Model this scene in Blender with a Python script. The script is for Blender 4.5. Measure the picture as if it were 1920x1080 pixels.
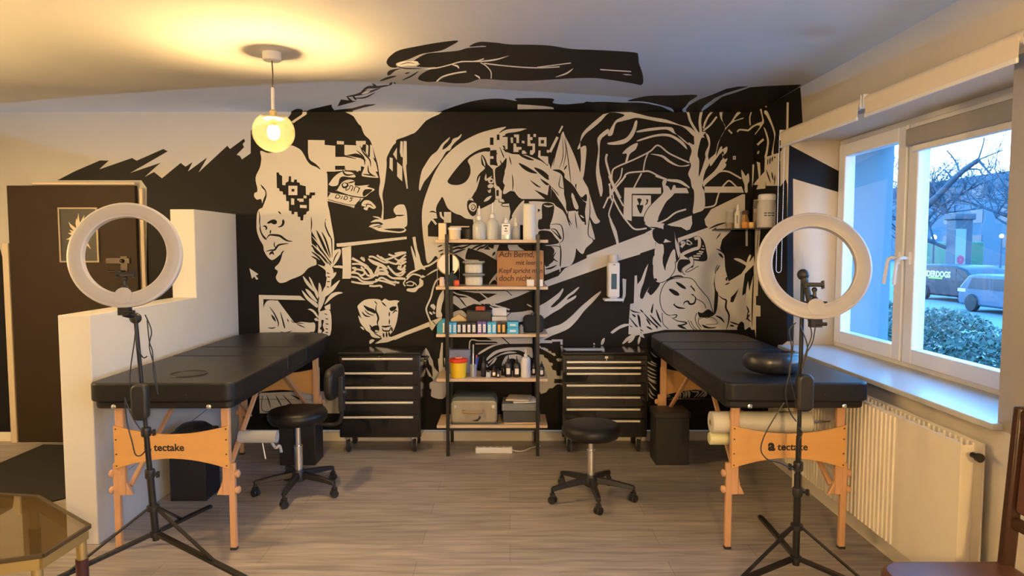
import bpy, bmesh, math, random
from mathutils import Vector, Matrix, Euler, geometry
random.seed(7)
PI=math.pi
for o in list(bpy.data.objects): bpy.data.objects.remove(o)
sc=bpy.context.scene; COL=sc.collection

# ---------------------------------------------------------------- camera, sky, lights, exposure
F=1250.0; CAMZ=1.57; PITCH=math.radians(3.62); YAW=math.radians(0.18)
cd=bpy.data.cameras.new('camera'); cam=bpy.data.objects.new('camera',cd); COL.objects.link(cam)
cd.sensor_width=36; cd.lens=F/1920*36; cd.clip_start=0.05; cd.clip_end=1200
cam.location=(0,0,CAMZ); cam.rotation_euler=(PI/2-PITCH,0,-YAW); sc.camera=cam
sc.view_settings.view_transform='Standard'; sc.view_settings.look='None'
sc.cycles.use_denoising=True
sc.view_settings.exposure=0.45; sc.view_settings.gamma=1.0; sc.view_settings.use_curve_mapping=False
W=bpy.data.worlds.new('sky'); sc.world=W; W.use_nodes=True
nt=W.node_tree; nt.nodes.clear()
wo=nt.nodes.new('ShaderNodeOutputWorld'); bg=nt.nodes.new('ShaderNodeBackground')
tc=nt.nodes.new('ShaderNodeTexCoord'); sx=nt.nodes.new('ShaderNodeSeparateXYZ'); cr_=nt.nodes.new('ShaderNodeValToRGB')
nt.links.new(tc.outputs['Generated'],sx.inputs[0]); nt.links.new(sx.outputs['Z'],cr_.inputs[0])
cr_.color_ramp.elements[0].position=0.0; cr_.color_ramp.elements[0].color=(0.50,0.74,1,1)
cr_.color_ramp.elements[1].position=0.35; cr_.color_ramp.elements[1].color=(0.12,0.45,1,1)
nt.links.new(cr_.outputs[0],bg.inputs[0]); bg.inputs[1].default_value=7.5
nt.links.new(bg.outputs[0],wo.inputs[0])
WARM=(1.0,0.66,0.28)
def light(name,kind,loc,power,color,size=0.05,rot=None,sx_=None,sy_=None):
    l=bpy.data.lights.new(name,kind); l.energy=power; l.color=color
    if kind=='POINT': l.shadow_soft_size=size
    if kind=='AREA': l.shape='RECTANGLE'; l.size=sx_; l.size_y=sy_
    o=bpy.data.objects.new(name,l); COL.objects.link(o); o.location=loc
    if rot: o.rotation_euler=rot
    return o
YB,ZC,XR,XL,YF=5.30,2.616,1.92,-4.75,-2.0
WY0,WY1,WZ0,WZ1,XO=2.58,4.63,0.85,2.29,2.62      # window opening and outer wall face
LP=(-1.29,3.69,2.19)                              # bulb of the pendant in view
light('pendant_bulb_light','POINT',(LP[0],LP[1],LP[2]-0.010),200,WARM,0.036)
# two unseen globe lamps, added as warm fill for walls and ceiling
FILL_LAMPS=[(-4.05,2.75,1.80),(0.45,-0.9,1.85)]
for k,p in enumerate(FILL_LAMPS): light('fill_lamp_light','POINT',p,(270,560)[k],WARM,0.042)
portal=light('window_portal','AREA',(XO+0.05,(WY0+WY1)/2,(WZ0+WZ1)/2),1,(1,1,1),rot=(0,PI/2,0),sx_=WZ1-WZ0,sy_=WY1-WY0)
portal.data.cycles.is_portal=True
V0,V1=-1.5,1.35                                   # unseen second window of the same height, added for more daylight
portal2=light('window_portal','AREA',(XO+0.05,(V0+V1)/2,(WZ0+WZ1)/2),1,(1,1,1),rot=(0,PI/2,0),sx_=WZ1-WZ0,sy_=V1-V0)
portal2.data.cycles.is_portal=True

# ---------------------------------------------------------------- helpers
CM=Euler((PI/2-PITCH,0,-YAW)).to_matrix()
def ray(px,py): return CM@Vector(((px-960)/F,-(py-540)/F,-1))
def atY(px,py,Y): d=ray(px,py); t=Y/d.y; return Vector((d.x*t,Y,CAMZ+d.z*t))
def atX(px,py,X): d=ray(px,py); t=X/d.x; return Vector((X,d.y*t,CAMZ+d.z*t))
def atZ(px,py,Z): d=ray(px,py); t=(Z-CAMZ)/d.z; return Vector((d.x*t,d.y*t,Z))
def pix(v):
    q=CM.transposed()@(Vector(v)-Vector((0,0,CAMZ))); return (960+F*q.x/-q.z, 540-F*q.y/-q.z)

MATS={}
def mat(name,col,rough=0.5,metal=0.0,noise=0.0,scale=20,bump=0.0,bscale=60,coat=0.0,emis=None,estr=0,spec=0.5,stretch=None,sub=0):
    if name in MATS: return MATS[name]
    m=bpy.data.materials.new(name); m.use_nodes=True; n=m.node_tree; b=n.nodes['Principled BSDF']
    b.inputs['Base Color'].default_value=(*col,1); b.inputs['Roughness'].default_value=rough; b.inputs['Metallic'].default_value=metal
    b.inputs['Coat Weight'].default_value=coat; b.inputs['Specular IOR Level'].default_value=spec
    if sub: b.inputs['Subsurface Weight'].default_value=sub
    if emis: b.inputs['Emission Color'].default_value=(*emis,1); b.inputs['Emission Strength'].default_value=estr
    t=n.nodes.new('ShaderNodeTexCoord'); mp=n.nodes.new('ShaderNodeMapping'); n.links.new(t.outputs['Object'],mp.inputs[0])
    if stretch: mp.inputs['Scale'].default_value=stretch
    nz=n.nodes.new('ShaderNodeTexNoise'); nz.inputs['Scale'].default_value=scale; nz.inputs['Detail'].default_value=4
    n.links.new(mp.outputs[0],nz.inputs['Vector'])
    mx=n.nodes.new('ShaderNodeMix'); mx.data_type='RGBA'; k=max(noise,0.03)
    mx.inputs['A'].default_value=(*[c*(1-k) for c in col],1); mx.inputs['B'].default_value=(*[min(1,c*(1+k)) for c in col],1)
    n.links.new(nz.outputs['Fac'],mx.inputs['Factor']); n.links.new(mx.outputs['Result'],b.inputs['Base Color'])
    if bump:
        n2=n.nodes.new('ShaderNodeTexNoise'); n2.inputs['Scale'].default_value=bscale; n.links.new(mp.outputs[0],n2.inputs['Vector'])
        bp=n.nodes.new('ShaderNodeBump'); bp.inputs['Strength'].default_value=bump; bp.inputs['Distance'].default_value=0.004
        n.links.new(n2.outputs['Fac'],bp.inputs['Height']); n.links.new(bp.outputs[0],b.inputs['Normal'])
    MATS[name]=m; return m
def glassmat(name,col,gl=0.06,rough=0.02,alpha=0.92,emis=None,estr=0):
    if name in MATS: return MATS[name]
    m=bpy.data.materials.new(name); m.use_nodes=True; n=m.node_tree; n.nodes.clear()
    o=n.nodes.new('ShaderNodeOutputMaterial'); tr=n.nodes.new('ShaderNodeBsdfTransparent'); g=n.nodes.new('ShaderNodeBsdfGlossy')
    df=n.nodes.new('ShaderNodeBsdfDiffuse'); df.inputs[0].default_value=(*col,1)
    lw=n.nodes.new('ShaderNodeLayerWeight'); pw=n.nodes.new('ShaderNodeMath'); pw.operation='POWER'; pw.inputs[1].default_value=4.5
    n.links.new(lw.outputs['Facing'],pw.inputs[0]); fr=n.nodes.new('ShaderNodeMath'); fr.operation='MULTIPLY_ADD'; fr.inputs[1].default_value=0.7; fr.inputs[2].default_value=gl*0.6
    n.links.new(pw.outputs[0],fr.inputs[0])
    g.inputs['Roughness'].default_value=rough; tr.inputs[0].default_value=(*[c**0.35 for c in col],1)
    m1=n.nodes.new('ShaderNodeMixShader'); m1.inputs[0].default_value=alpha; n.links.new(df.outputs[0],m1.inputs[1]); n.links.new(tr.outputs[0],m1.inputs[2])
    m2=n.nodes.new('ShaderNodeMixShader'); n.links.new(fr.outputs[0],m2.inputs[0]); n.links.new(m1.outputs[0],m2.inputs[1]); n.links.new(g.outputs[0],m2.inputs[2])
    if emis:
        e=n.nodes.new('ShaderNodeEmission'); e.inputs[0].default_value=(*emis,1); e.inputs[1].default_value=estr
        ad=n.nodes.new('ShaderNodeAddShader'); n.links.new(m2.outputs[0],ad.inputs[0]); n.links.new(e.outputs[0],ad.inputs[1]); n.links.new(ad.outputs[0],o.inputs[0])
    else: n.links.new(m2.outputs[0],o.inputs[0])
    MATS[name]=m; return m

class MB:
    def __init__(s): s.bm=bmesh.new()
    def _faces(s,verts,faces,mi=0,smooth=True):
        vs=[s.bm.verts.new(v) for v in verts]; out=[]
        for f in faces:
            try: q=s.bm.faces.new([vs[i] for i in f]); q.material_index=mi; q.smooth=smooth; out.append(q)
            except ValueError: pass
        return vs
    def box(s,c,d,rot=None,mi=0,taper=1.0):
        M=(Euler(rot).to_matrix() if rot else Matrix.Identity(3)); c=Vector(c); v=[]
        for z in (-.5,.5):
            k=taper if z>0 else 1
            for x,y in ((-.5,-.5),(.5,-.5),(.5,.5),(-.5,.5)): v.append(c+M@Vector((x*d[0]*k,y*d[1]*k,z*d[2])))
        s._faces(v,[(0,3,2,1),(4,5,6,7),(0,1,5,4),(1,2,6,5),(2,3,7,6),(3,0,4,7)],mi); return s
    def b2(s,a,b,mi=0): return s.box([(a[i]+b[i])/2 for i in range(3)],[abs(b[i]-a[i]) for i in range(3)],mi=mi)
    def tube(s,pts,r,seg=8,mi=0,caps=True):
        pts=[Vector(p) for p in pts]; n=len(pts); rs=r if isinstance(r,(list,tuple)) else [r]*n
        T=[(pts[min(i+1,n-1)]-pts[max(i-1,0)]).normalized() for i in range(n)]
        u=T[0].orthogonal().normalized(); vs=[]
        for i in range(n):
            u=(u-T[i]*u.dot(T[i])); u=u.normalized() if u.length>1e-6 else T[i].orthogonal().normalized(); w=T[i].cross(u)
            for k in range(seg):
                a=2*PI*k/seg; vs.append(pts[i]+(u*math.cos(a)+w*math.sin(a))*rs[i])
        fs=[(i*seg+k,i*seg+(k+1)%seg,(i+1)*seg+(k+1)%seg,(i+1)*seg+k) for i in range(n-1) for k in range(seg)]
        if caps: fs+= [tuple(range(seg))[::-1],tuple((n-1)*seg+k for k in range(seg))]
        s._faces(vs,fs,mi); return s
    def bar(s,p0,p1,w,t,up=(0,0,1),mi=0):
        p0,p1=Vector(p0),Vector(p1); d=(p1-p0).normalized(); a=Vector(up).cross(d)
        a=a.normalized() if a.length>1e-5 else d.orthogonal().normalized(); b=d.cross(a)
        v=[p+a*x*w/2+b*y*t/2 for p in (p0,p1) for x,y in ((-1,-1),(1,-1),(1,1),(-1,1))]
        s._faces(v,[(0,3,2,1),(4,5,6,7),(0,1,5,4),(1,2,6,5),(2,3,7,6),(3,0,4,7)],mi); return s
    def lathe(s,prof,c=(0,0,0),seg=24,mi=0,axis=None,caps=True):
        c=Vector(c); M=Vector((0,0,1)).rotation_difference(Vector(axis).normalized()).to_matrix() if axis else Matrix.Identity(3)
        vs=[]; 
        for r,z in prof:
            for k in range(seg):
                a=2*PI*k/seg; vs.append(c+M@Vector((r*math.cos(a),r*math.sin(a),z)))
        n=len(prof); fs=[(i*seg+k,i*seg+(k+1)%seg,(i+1)*seg+(k+1)%seg,(i+1)*seg+k) for i in range(n-1) for k in range(seg)]
        if caps: fs+=[tuple(range(seg))[::-1],tuple((n-1)*seg+k for k in range(seg))]
        s._faces(vs,fs,mi); return s
    def prism(s,pts,a,b,plane='xy',mi=0):
        def P(p,h): return {'xy':(p[0],p[1],h),'xz':(p[0],h,p[1]),'yz':(h,p[0],p[1])}[plane]
        n=len(pts); v=[P(p,a) for p in pts]+[P(p,b) for p in pts]
        s._faces(v,[tuple(range(n))[::-1],tuple(range(n,2*n))]+[(i,(i+1)%n,n+(i+1)%n,n+i) for i in range(n)],mi); return s
    def poly(s,verts,mi=0): s._faces(verts,[tuple(range(len(verts)))],mi); return s
    def sphere(s,c,r,mi=0,seg=12,sc_=(1,1,1)):
        prof=[(max(1e-4,r*math.sin(PI*i/8)),-r*math.cos(PI*i/8)) for i in range(9)]
        k0=len(s.bm.verts); s.lathe([(a*sc_[0],b*sc_[2]) for a,b in prof],c,seg,mi); return s
    def torus(s,c,R,r,axis=(0,0,1),seg=40,ms=8,mi=0,arc=1.0):
        M=Vector((0,0,1)).rotation_difference(Vector(axis).normalized()).to_matrix()
        pts=[Vector(c)+M@Vector((R*math.cos(2*PI*arc*k/seg),R*math.sin(2*PI*arc*k/seg),0)) for k in range(seg+1)]
        return s.tube(pts,r,ms,mi,caps=arc<1)
    def build(s,name,mats,parent=None,bevel=0,bseg=2,angle=35,sub=0,label=None):
        bmesh.ops.recalc_face_normals(s.bm,faces=s.bm.faces[:])
        me=bpy.data.meshes.new(name); s.bm.to_mesh(me); s.bm.free()
        for m in (mats if isinstance(mats,(list,tuple)) else [mats]): me.materials.append(m)
        me.set_sharp_from_angle(angle=math.radians(angle))
        o=bpy.data.objects.new(name,me); COL.objects.link(o)
        if parent: o.parent=parent
        if bevel:
            md=o.modifiers.new('bevel','BEVEL'); md.width=bevel; md.segments=bseg; md.limit_method='ANGLE'; md.angle_limit=math.radians(40)
        if sub:
            md=o.modifiers.new('sub','SUBSURF'); md.levels=sub; md.render_levels=sub
        if label: o['label']=label
        return o
def thing(name,label,cat,loc=(0,0,0),rz=0,group=None):
    o=bpy.data.objects.new(name,None); COL.objects.link(o); o.location=loc; o.rotation_euler=(0,0,rz); o.empty_display_size=0.1
    o['label']=label; o['category']=cat
    if group: o['group']=group
    return o
def tag(o,label,cat,group=None,loc=None,rz=0):
    o['label']=label; o['category']=cat
    if group: o['group']=group
    if loc is not None: o.location=loc
    if rz: o.rotation_euler=(0,0,rz)
    return o
def struct(o): o['kind']='structure'; return o
def dup(o,loc,rz,label,group=None):
    def cp(a,par):
        c=a.copy(); COL.objects.link(c); c.parent=par
        for ch in [x for x in bpy.data.objects if x.parent==a]: cp(ch,c)
        return c
    r=cp(o,None); r.location=loc; r.rotation_euler=(0,0,rz); r['label']=label
    if group: r['group']=group
    return r
def rrect(w,h,r,seg=6,cx=0,cy=0):
    rs=r if isinstance(r,(list,tuple)) else [r]*4; out=[]
    for (sx,sy,a0),q in zip(((1,1,0),(-1,1,90),(-1,-1,180),(1,-1,270)),rs):
        for k in range(seg+1):
            a=math.radians(a0+90*k/seg); out.append((cx+sx*(w/2-q)+q*math.cos(a),cy+sy*(h/2-q)+q*math.sin(a)))
    return out
def text(name,body,size,loc,rot,m,parent=None,bold=0.0,depth=0.0005,shear=0,space=1.0):
    c=bpy.data.curves.new(name,'FONT'); c.body=body; c.size=size; c.offset=bold; c.extrude=depth; c.shear=shear; c.space_character=space
    c.align_x='LEFT'; c.resolution_u=3
    o=bpy.data.objects.new(name+'_c',c); COL.objects.link(o); bpy.context.view_layer.update()
    me=bpy.data.meshes.new_from_object(o.evaluated_get(bpy.context.evaluated_depsgraph_get())); bpy.data.objects.remove(o)
    me.materials.clear(); me.materials.append(m); o=bpy.data.objects.new(name,me); COL.objects.link(o); o.location=loc; o.rotation_euler=rot
    if parent: o.parent=parent
    return o
def catm(p,n=6):
    p=[Vector(q) for q in p]; out=[]
    for i in range(len(p)-1):
        a,b,c,d=p[max(i-1,0)],p[i],p[i+1],p[min(i+2,len(p)-1)]
        for k in range(n):
            t=k/n; out.append(0.5*((2*b)+(c-a)*t+(2*a-5*b+4*c-d)*t*t+(3*b-a-3*c+d)*t**3))
    return out+[p[-1]]

# painted shapes, traced as outlines; each is mapped onto the wall, the ceiling or the window wall it is painted on
TILES = {'A':(0,180,4),'B':(460,180,6),'C':(460,340,6),'D':(460,500,5.333),'E':(780,180,5.333),'F':(780,360,5.333),
 'G':(620,60,3.097),'H':(1100,140,4.571),'I':(1100,330,4.8),'J':(1140,480,6),'K':(1280,500,7.717),'L':(1320,180,6),
 'M':(740,420,4.5),'N':(1000,440,4.91),'O':(780,620,6.4),'P':(1200,660,7.7125),'Q':(1000,600,8.727),'R':(800,370,6),
 'S':(800,540,6.75),'Z':(0,0,1)}
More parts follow.
